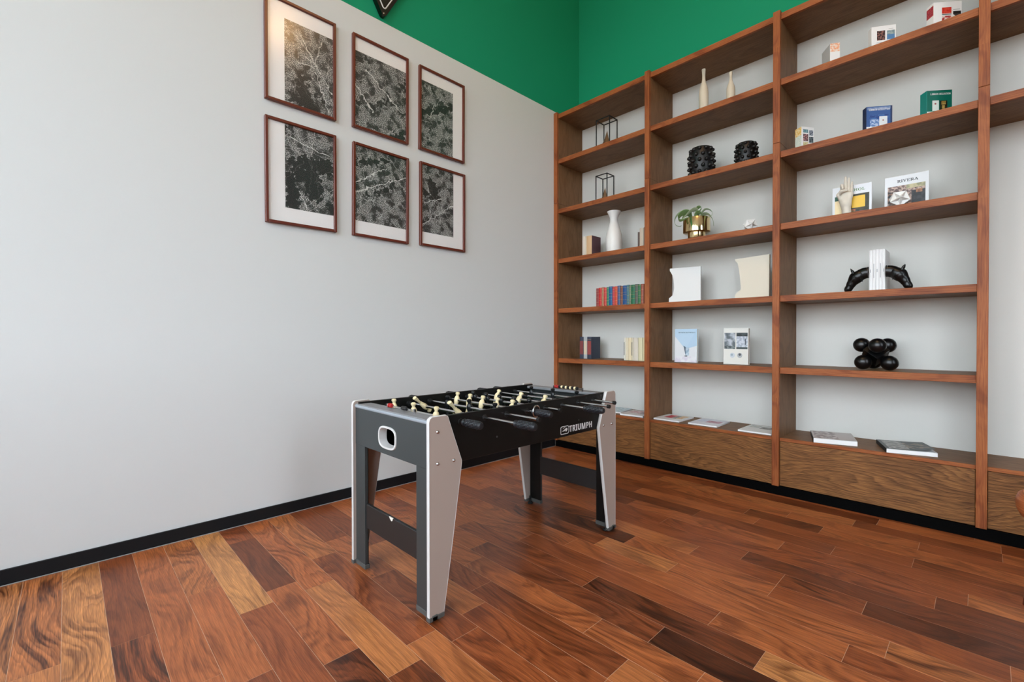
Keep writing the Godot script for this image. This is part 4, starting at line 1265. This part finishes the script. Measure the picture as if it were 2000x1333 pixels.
func horse(label: String, at: Vector3, s: float) -> void:
	var t := thing("horse_bookend", label, "bookend", at, 0.0, "horse-head bookends")
	var m := MB.new()
	var P := func(x: float, y: float, z := 0.0) -> Vector3: return Vector3(s * x, y, z)
	var B := []
	B.append([P.call(0.044, 0.121), P.call(0.056, 0.110), 0.034, 0.034])
	B.append([P.call(0.060, 0.108), P.call(0.066, 0.100), 0.036, 0.033])
	B.append([P.call(0.070, 0.096), P.call(0.0895, 0.066), 0.031, 0.0225])
	B.append([P.call(0.082, 0.118), P.call(0.097, 0.076), 0.017, 0.013])
	B.append([P.call(0.0895, 0.066), P.call(0.105, 0.036), 0.0225, 0.0195])
	B.append([P.call(0.105, 0.036), P.call(0.109, 0.029), 0.0195, 0.017])
	m.blob(B, 0.012, 0.0032)
	var cheek := []
	for z in [-1, 1]:
		cheek.append([P.call(0.056, 0.106, z * 0.020), P.call(0.064, 0.094, z * 0.019), 0.019, 0.016])
		cheek.append([P.call(0.085, 0.108, z * 0.022), P.call(0.089, 0.102, z * 0.021), 0.006, 0.005])
		cheek.append([P.call(0.119, 0.036, z * 0.011), P.call(0.120, 0.032, z * 0.011), 0.006, 0.005])
	m.blob(cheek, 0.004, 0.003)
	m.sweep([P.call(0.0042, 0.134), P.call(0.02, 0.1315), P.call(0.036, 0.1245), P.call(0.05, 0.115)], [0.0355, 0.036, 0.0365, 0.034], [0.030, 0.030, 0.030, 0.028], Vector3.UP, 20)
	part(m, "head", M.gloss, t)
	for z in [-1, 1]:
		m = MB.new()
		m.blob([[P.call(0.076, 0.132, z * 0.014), P.call(0.084, 0.151, z * 0.016), 0.009, 0.006], [P.call(0.084, 0.151, z * 0.016), P.call(0.092, 0.167, z * 0.016), 0.006, 0.0014]], 0.004, 0.0022)
		part(m, "ear", M.gloss, t)
	m = MB.new()
	m.sweep([P.call(0.0, 0.134), P.call(0.0048, 0.134)], [0.036, 0.036], [0.033, 0.033], Vector3.UP, 20)
	part(m, "neck_plate", M.gloss, t)
	m = MB.new()
	var path := []
	for k in 13:
		var an := TAU * k / 12.0
		path.append(Vector3(s * (0.046 + 0.014 * cos(an)), 0.114 + 0.036 * cos(an), 0.0345 * sin(an)))
	m.tube(path, 0.0022, 6)
	part(m, "bridle", M.gloss, t)

func jack(at: Vector3) -> void:
	var t := thing("jack_sculpture", "glossy black sculpture of six balls around a cube", "sculpture", at)
	var a1 := Vector3(-0.075, 0.057, -0.020).normalized()
	var a2 := Vector3(0.061, 0.060, -0.060)
	a2 = (a2 - a1 * a2.dot(a1)).normalized()
	var a3 := a1.cross(a2).normalized()
	if a3.z < 0.0: a3 = -a3
	var r := 0.0465
	var len_ := 0.094
	var low := 9.0
	for a in [a1, a2, a3]: low = minf(low, minf(a.y, -a.y) * len_ - r)
	var c := Vector3(0, -low, 0)
	for a in [a1, a2, a3, -a1, -a2, -a3]:
		var m := MB.new()
		m.xf = Transform3D(Basis(Quaternion(Vector3.UP, a)), c + a * len_)
		var pr := []
		for k in 17:
			var an := -PI / 2 + PI * k / 16.0
			pr.append(Vector2(maxf(cos(an) * r, 0.0001), sin(an) * r))
		m.lathe(pr, 28)
		part(m, "ball", M.gloss, t)
	var m := MB.new()
	m.xf = Transform3D(Basis(a1, a2, a1.cross(a2)), c)
	m.box(Vector3.ZERO, Vector3.ONE * 0.096, 0.0012)
	part(m, "cube", M.gloss, t)

func covers(yA: float, yB: float, yC: float, yD: float, yE: float) -> void:
	var W := Color(0.93, 0.94, 0.94)
	var wm := mat(Color(0.92, 0.92, 0.91), 0.45)
	# top shelf
	var sp := mat(Color(1, 1, 1), 0.45, 0, 0.4, printed(32, 96, W, [["n", 0.0, 0.0, 1.0, 0.42, rgb(238, 168, 128), rgb(240, 226, 214), 0.03, 5]]))
	var b := front_book("book", "pale grey book with an orange-topped edge, left one on the highest shelf", Vector3(2.288, yA, 0.315), -0.95, 0.11, 0.131, 0.058, wm, printed(96, 128, rgb(196, 198, 198), [["r", 0.02, 0.62, 0.07, 0.78, rgb(60, 60, 62)]]), 0.0, null, "art books on the highest shelf")
	var m := MB.new()
	m.xf = Transform3D(Basis(Vector3.UP, PI / 2), Vector3(0.055, 0, -0.029))
	m.card(-0.028, 0.001, 0.028, 0.130, 0.0006)
	part(m, "edge_print", sp, b)
	front_book("book", "thick white book with two small pictures, middle of the highest shelf", Vector3(2.591, yA, 0.332), 0.57, 0.130, 0.128, 0.04, wm, printed(128, 150, W, [["n", 0.22, 0.22, 0.56, 0.68, rgb(36, 28, 30), rgb(150, 104, 92), 0.07, 3], ["n", 0.64, 0.25, 0.96, 0.44, rgb(120, 146, 150), rgb(160, 176, 176), 0.05, 4], ["r", 0.64, 0.44, 0.96, 0.68, rgb(86, 132, 178)], ["r", 0.7, 0.16, 0.9, 0.18, rgb(190, 190, 190)], ["r", 0.2, 0.78, 0.5, 0.8, rgb(170, 180, 190)]]), 0.0, null, "art books on the highest shelf")
	var rs := mat(Color(1, 1, 1), 0.45, 0, 0.4, printed(32, 96, W, [["n", 0.0, 0.12, 1.0, 0.55, rgb(150, 50, 64), rgb(196, 80, 88), 0.04, 8]]))
	b = front_book("book", "thick white book with red and black pictures at the right of the highest shelf", Vector3(2.8755, yA, 0.3175), 0.70, 0.148, 0.134, 0.05, wm, printed(128, 160, W, [["n", 0.30, 0.24, 0.64, 0.50, rgb(206, 48, 40), rgb(226, 86, 66), 0.05, 6], ["r", 0.30, 0.52, 0.64, 0.56, rgb(70, 80, 84)], ["n", 0.30, 0.60, 0.64, 0.80, rgb(170, 36, 40), rgb(236, 220, 212), 0.06, 9], ["n", 0.70, 0.42, 0.98, 0.56, rgb(24, 24, 24), rgb(40, 40, 40), 0.06, 2], ["t", 0.70, 0.56, 0.98, 0.56, 0.86, 0.68, rgb(26, 26, 26)], ["r", 0.70, 0.34, 0.95, 0.36, rgb(150, 154, 156)], ["r", 0.70, 0.62, 0.98, 0.82, rgb(226, 220, 200)]]), 0.0, null, "art books on the highest shelf")
	m = MB.new()
	m.xf = Transform3D(Basis(Vector3.UP, -PI / 2), Vector3(-0.074, 0, -0.025))
	m.card(-0.0245, 0.001, 0.0245, 0.133, 0.0009)
	part(m, "spine_print", rs, b)
	# second shelf
	var ys := mat(Color(1, 1, 1), 0.45, 0, 0.4, printed(32, 96, rgb(206, 222, 208), [["n", 0.0, 0.0, 1.0, 0.4, rgb(226, 186, 96), rgb(240, 220, 176), 0.03, 5], ["n", 0.0, 0.4, 1.0, 1.0, rgb(200, 216, 206), rgb(228, 232, 220), 0.05, 7]]))
	b = front_book("book", "thick white book with a grid of small photographs and a yellow spine", Vector3(2.188, yB, 0.3225), 1.0, 0.098, 0.142, 0.055, wm, printed(96, 150, W, [["n", 0.12, 0.12, 0.52, 0.28, rgb(70, 110, 124), rgb(150, 190, 196), 0.08, 3], ["n", 0.12, 0.34, 0.54, 0.68, rgb(52, 46, 56), rgb(206, 150, 146), 0.07, 4], ["n", 0.6, 0.14, 0.94, 0.4, rgb(70, 76, 90), rgb(180, 190, 200), 0.09, 6], ["n", 0.6, 0.46, 0.96, 0.74, rgb(44, 56, 62), rgb(120, 134, 140), 0.06, 7], ["n", 0.12, 0.72, 0.54, 0.96, rgb(196, 190, 130), rgb(226, 216, 180), 0.05, 8]]), 0.0, null, "art books on the second highest shelf")
	m = MB.new()
	m.xf = Transform3D(Basis(Vector3.UP, -PI / 2), Vector3(-0.049, 0, -0.0275))
	m.card(-0.0265, 0.001, 0.0265, 0.141, 0.0009)
	part(m, "spine_print", ys, b)
	var nb := mat(rgb(30, 48, 84), 0.4)
	b = front_book("book", "thick blue book with a white panel on its cover, second highest shelf", Vector3(2.570, yB, 0.3225), 0.63, 0.144, 0.146, 0.04, nb, printed(140, 160, rgb(48, 88, 150), [["n", 0.04, 0.04, 0.96, 0.14, rgb(120, 140, 176), rgb(150, 166, 196), 0.05, 3], ["r", 0.94, 0.0, 1.0, 0.86, rgb(32, 52, 96)], ["n", 0.12, 0.36, 0.86, 0.86, rgb(24, 62, 128), rgb(60, 104, 168), 0.04, 4], ["n", 0.14, 0.56, 0.5, 0.88, rgb(90, 126, 186), rgb(190, 206, 232), 0.07, 5], ["r", 0.50, 0.44, 0.82, 0.86, rgb(226, 232, 236)], ["c", 0.65, 0.60, 0.035, rgb(170, 120, 110)], ["r", 0.0, 0.86, 1.0, 1.0, rgb(232, 238, 240)]]), 0.0, null, "art books on the second highest shelf")
	text("LIBROS SELECTOS", 0.0105, 0.115, "Droid Serif", M.mark, b, Vector3(0.0, 0.125, 0.0006))
	b = front_book("book", "thick emerald green book with white lettering, second highest shelf", Vector3(2.8435, yB, 0.3225), 0.69, 0.1335, 0.139, 0.05, mat(rgb(10, 112, 100), 0.4), printed(140, 160, rgb(8, 104, 88), [["r", 0.0, 0.0, 1.0, 0.02, rgb(6, 80, 70)], ["n", 0.52, 0.44, 0.82, 0.86, rgb(20, 28, 20), rgb(48, 44, 24), 0.05, 4], ["n", 0.58, 0.46, 0.76, 0.60, rgb(150, 124, 60), rgb(196, 168, 96), 0.06, 4], ["n", 0.60, 0.62, 0.72, 0.86, rgb(128, 104, 50), rgb(190, 160, 90), 0.06, 9], ["r", 0.22, 0.42, 0.48, 0.86, rgb(214, 224, 218)], ["c", 0.34, 0.56, 0.04, rgb(150, 70, 70)], ["r", 0.0, 0.88, 0.26, 1.0, rgb(226, 236, 234)]]), 0.0, mat(rgb(14, 134, 122), 0.4), "art books on the second highest shelf")
	text("LIBROS SELECTOS", 0.0095, 0.106, "Droid Serif", M.mark, b, Vector3(0.005, 0.117, 0.0006))
	# art books leaning on the third shelf
	b = front_book("book", "white art book with a yellow patched cover behind the hand sculpture", Vector3(2.422, yC, 0.262), 0.06, 0.208, 0.206, 0.014, wm, printed(150, 150, rgb(228, 233, 240), [["n", 0.06, 0.30, 0.94, 1.0, rgb(40, 42, 22), rgb(70, 60, 34), 0.04, 3], ["r", 0.06, 0.44, 0.30, 1.0, rgb(244, 224, 176)], ["r", 0.06, 0.30, 0.14, 0.44, rgb(30, 84, 62)], ["r", 0.50, 0.36, 0.84, 0.74, rgb(240, 196, 62)], ["r", 0.60, 0.86, 0.88, 1.0, rgb(226, 92, 120)], ["n", 0.46, 0.78, 0.60, 1.0, rgb(96, 84, 40), rgb(190, 90, 50), 0.05, 5], ["r", 0.94, 0.0, 1.0, 1.0, rgb(228, 233, 240)]]), 0.05, null, "leaning art books")
	text("WARHOL", 0.017, 0.13, "Droid Serif", mat(rgb(96, 136, 84), 0.5), b, Vector3(0.005, 0.172, 0.0006))
	b = front_book("book", "white art book with a mottled mural cover and grey lettering", Vector3(2.694, yC, 0.262), 0.03, 0.206, 0.207, 0.014, wm, printed(150, 150, rgb(228, 233, 238), [["n", 0.07, 0.30, 0.93, 1.0, rgb(96, 78, 76), rgb(196, 172, 158), 0.09, 13], ["n", 0.5, 0.30, 0.93, 0.42, rgb(150, 150, 120), rgb(196, 188, 150), 0.05, 5], ["n", 0.62, 0.50, 0.93, 0.96, rgb(18, 20, 24), rgb(44, 44, 48), 0.05, 6], ["n", 0.72, 0.48, 0.86, 0.58, rgb(120, 82, 60), rgb(170, 120, 84), 0.05, 6], ["n", 0.07, 0.46, 0.2, 0.8, rgb(30, 28, 30), rgb(150, 110, 90), 0.07, 7]]), 0.05, null, "leaning art books")
	text("RIVERA", 0.0165, 0.098, "Droid Serif", M.ink, b, Vector3(0.005, 0.172, 0.0006))
	# two books standing on the fifth shelf
	front_book("book", "book with a pale blue building photographed on its cover, second lowest shelf", Vector3(1.302, yE, 0.262), 0.05, 0.186, 0.278, 0.03, mat(rgb(198, 212, 218), 0.4), printed(150, 220, rgb(222, 224, 226), [["t", 0.0, 0.0, 1.0, 0.0, 0.5, 0.62, rgb(186, 210, 228)], ["t", 0.0, 0.0, 0.0, 0.22, 0.5, 0.62, rgb(186, 210, 228)], ["t", 1.0, 0.0, 1.0, 0.50, 0.5, 0.60, rgb(180, 206, 226)], ["t", 0.40, 0.50, 0.54, 0.56, 0.50, 0.80, rgb(84, 98, 112)], ["n", 0.5, 0.56, 0.66, 0.80, rgb(146, 170, 190), rgb(190, 206, 218), 0.06, 3], ["r", 0.46, 0.80, 0.58, 0.83, rgb(50, 54, 60)], ["n", 0.0, 0.83, 1.0, 1.0, rgb(214, 208, 220), rgb(228, 228, 230), 0.03, 6], ["n", 0.16, 0.095, 0.92, 0.125, rgb(110, 134, 152), rgb(186, 208, 222), 0.25, 9]]), 0.03, null, "books facing out on the second lowest shelf")
	front_book("book", "off-white book with black and white photographs on its cover, second lowest shelf", Vector3(1.704, yE, 0.272), 0.05, 0.180, 0.278, 0.035, mat(rgb(222, 220, 212), 0.4), printed(150, 220, rgb(226, 224, 216), [["n", 0.03, 0.13, 0.48, 0.58, rgb(92, 100, 104), rgb(186, 192, 200), 0.025, 3], ["n", 0.52, 0.13, 0.97, 0.23, rgb(34, 44, 46), rgb(60, 70, 72), 0.05, 4], ["n", 0.52, 0.23, 0.97, 0.53, rgb(160, 170, 184), rgb(206, 212, 220), 0.07, 5], ["r", 0.52, 0.53, 0.97, 0.58, rgb(52, 66, 66)], ["r", 0.86, 0.30, 0.90, 0.46, rgb(70, 80, 90)], ["n", 0.03, 0.50, 0.48, 0.58, rgb(60, 70, 72), rgb(120, 130, 130), 0.06, 8], ["c", 0.36, 0.75, 0.10, rgb(200, 206, 212)], ["c", 0.34, 0.74, 0.045, rgb(150, 168, 176)], ["c", 0.66, 0.75, 0.10, rgb(176, 180, 182)], ["c", 0.66, 0.73, 0.05, rgb(76, 80, 84)]]), 0.03, mat(rgb(120, 126, 126), 0.5), "books facing out on the second lowest shelf")

# ---------------------------------------------------------------- magazines on the bench
func bench_things() -> void:
	var y: float = SHELF[0] + 0.0005
	var W := rgb(232, 232, 228)
	var fr := [["n", 0.2, 0.16, 0.50, 0.66, rgb(190, 44, 64), rgb(214, 84, 92), 0.04, 3], ["n", 0.52, 0.2, 0.70, 0.7, rgb(96, 104, 100), rgb(150, 150, 140), 0.05, 5], ["n", 0.66, 0.12, 0.9, 0.66, rgb(216, 170, 120), rgb(226, 200, 160), 0.05, 6]]
	flat_magazine("white magazine with a red and orange cover, left of three on the bench", Vector3(1.178, y, 0.215), 0.0, 0.225, 0.28, 0.012, printed(120, 150, W, fr), 0.0, M.rubber, "flat magazines in the middle bay")
	flat_magazine("white magazine with a mauve picture, middle of three on the bench", Vector3(1.480, y, 0.215), 0.02, 0.225, 0.28, 0.012, printed(120, 150, rgb(228, 228, 234), [["n", 0.1, 0.2, 0.4, 0.6, rgb(200, 208, 226), rgb(222, 224, 234), 0.04, 3], ["n", 0.4, 0.3, 0.9, 0.62, rgb(176, 110, 128), rgb(206, 170, 186), 0.06, 4]]), 0.0, null, "flat magazines in the middle bay")
	flat_magazine("white magazine with a grey-green picture, half behind the upright", Vector3(1.868, y, 0.225), 0.0, 0.225, 0.28, 0.012, printed(120, 150, W, [["n", 0.1, 0.1, 0.4, 0.4, rgb(190, 196, 190), rgb(216, 214, 204), 0.04, 3], ["n", 0.45, 0.2, 0.8, 0.5, rgb(112, 110, 104), rgb(180, 176, 168), 0.06, 4]]), 0.0, null, "flat magazines in the middle bay")
	flat_magazine("magazine with a reddish cover on the bench beside the table corner", Vector3(0.845, y, 0.235), 0.1, 0.215, 0.27, 0.014, printed(120, 150, rgb(222, 212, 204), [["n", 0.1, 0.1, 0.6, 0.6, rgb(206, 150, 150), rgb(226, 206, 200), 0.05, 3], ["n", 0.6, 0.1, 0.95, 0.7, rgb(150, 120, 120), rgb(216, 190, 186), 0.06, 4]]), 0.0, null, "flat magazines in the left bay")
	flat_magazine("pale blue magazine at the back of the bench in the left bay", Vector3(0.585, y, 0.19), 0.15, 0.215, 0.27, 0.012, printed(120, 150, rgb(200, 216, 222), [["n", 0.1, 0.1, 0.9, 0.8, rgb(176, 200, 208), rgb(222, 230, 232), 0.05, 3]]), 0.0, M.ink, "flat magazines in the left bay")
	flat_magazine("thick magazine with a pinkish grey cover in the right bay", Vector3(2.318, y, 0.226), 0.28, 0.235, 0.285, 0.030, printed(140, 170, rgb(198, 188, 184), [["n", 0.05, 0.05, 0.6, 0.95, rgb(140, 122, 120), rgb(214, 204, 200), 0.05, 3]]), 0.004, M.grey, "thick magazines in the right bay")
	flat_magazine("thick magazine with a dark curled cover in the right bay", Vector3(2.692, y, 0.222), 0.30, 0.235, 0.285, 0.024, printed(140, 170, rgb(76, 82, 84), [["n", 0.08, 0.04, 0.5, 0.9, rgb(130, 130, 128), rgb(186, 186, 184), 0.05, 3], ["n", 0.5, 0.2, 0.95, 0.8, rgb(66, 72, 74), rgb(150, 134, 118), 0.05, 4]]), 0.022, M.black, "thick magazines in the right bay")

# ---------------------------------------------------------------- triangular sign on the green wall
func sign_board() -> void:
	var t := thing("triangle_sign", "black triangular sign with white outline on the green wall", "sign", Vector3(0, 3.385, 2.307), PI / 2)
	var m := MB.new()
	var tri := func(tipy: float, h: float, r: float) -> PackedVector2Array:
		var hw := h / sqrt(3.0)
		var c := [Vector2(0, tipy), Vector2(hw, tipy + h), Vector2(-hw, tipy + h)]
		var out := PackedVector2Array()
		for i in 3:
			var a: Vector2 = c[i]
			var d0: Vector2 = (c[(i + 2) % 3] - a).normalized()
			var d1: Vector2 = (c[(i + 1) % 3] - a).normalized()
			var k := r * sqrt(3.0)
			var cc := a + (d0 + d1).normalized() * r * 2.0
			for j in 9:
				var q := (a + d0 * k).lerp(a + d1 * k, j / 8.0)
				out.append(cc + (q - cc).normalized() * r)
		return out
	m.prism(tri.call(-0.012, 0.52, 0.022), 0.001, 0.042)
	part(m, "board", mat(Color(0.012, 0.012, 0.014), 0.25), t)
	m = MB.new()
	var pl: PackedVector2Array = tri.call(0.045, 0.42, 0.014)
	var path := []
	for q in pl: path.append(Vector3(q.x, q.y, 0.044))
	path.append(path[0])
	m.tube(path, 0.0045, 6)
	part(m, "outline_tube", M.mark, t)
	m = MB.new()
	for r in [0.03, 0.018]:
		path = []
		for k in 25: path.append(Vector3(cos(TAU * k / 24.0) * r, 0.185 + sin(TAU * k / 24.0) * r, 0.044))
		m.tube(path, 0.0045, 6)
	part(m, "ring_tube", M.mark, t)
	m = MB.new()
	m.xf = Transform3D(Basis(Vector3(1, 0, 0), PI / 2), Vector3(-0.004, 0.022, 0.042))
	m.lathe([Vector2(0.006, 0), Vector2(0.005, 0.003), Vector2(0.0001, 0.004)], 10)
	part(m, "screw", M.chrome, t)

# ---------------------------------------------------------------- stool at the right edge
func stool() -> void:
	var t := thing("wooden_stool", "orange-brown wooden stool with a thick rounded seat at the right edge", "stool", Vector3(3.325, 0, 1.24))
	var m := MB.new()
	m.lathe([Vector2(0.0001, 0.388), Vector2(0.172, 0.388), Vector2(0.192, 0.400), Vector2(0.203, 0.425), Vector2(0.205, 0.455), Vector2(0.198, 0.477), Vector2(0.182, 0.488), Vector2(0.12, 0.481), Vector2(0.0001, 0.474)], 48)
	part(m, "seat", M.stoolwood, t)
	for k in 4:
		var an := TAU * (k + 0.35) / 4
		m = MB.new()
		m.sweep([Vector3(cos(an) * 0.135, 0.392, sin(an) * 0.135), Vector3(cos(an) * 0.165, 0.2, sin(an) * 0.165), Vector3(cos(an) * 0.195, 0.0, sin(an) * 0.195)], [0.02, 0.017, 0.013], [0.02, 0.017, 0.013], Vector3(1, 0, 0.1), 14)
		part(m, "leg", mat(Color(0.36, 0.16, 0.10), 0.4), t)

# ---------------------------------------------------------------- pendant lamp mirrored in the first print
func pendant() -> void:
	var at := Vector3(2.47, 4.53, 2.23)
	var t := thing("pendant_lamp", "round warm pendant lamp hanging from the ceiling", "lamp", at)
	var m := MB.new()
	var pr := []
	for k in 17:
		var an := -PI / 2 + PI * k / 16.0
		pr.append(Vector2(maxf(cos(an) * 0.13, 0.0001), sin(an) * 0.13))
	m.lathe(pr, 28)
	var g := mat(Color(1, 0.93, 0.82), 0.4)
	g.emission_enabled = true
	g.emission = Color(1.0, 0.74, 0.42)
	g.emission_energy_multiplier = 8.0
	part(m, "glass_globe", g, t)
	m = MB.new()
	m.tube([Vector3(0, 0.128, 0), Vector3(0, RH - at.y, 0)], 0.004, 8)
	part(m, "cable", M.black, t)
	var l := OmniLight3D.new()
	l.name = "bulb_light"
	l.light_color = Color(1.0, 0.80, 0.56)
	l.light_energy = 0.5
	l.light_size = 0.12
	l.omni_range = 20.0
	l.omni_attenuation = 2.0
	l.shadow_enabled = true
	t.add_child(l)
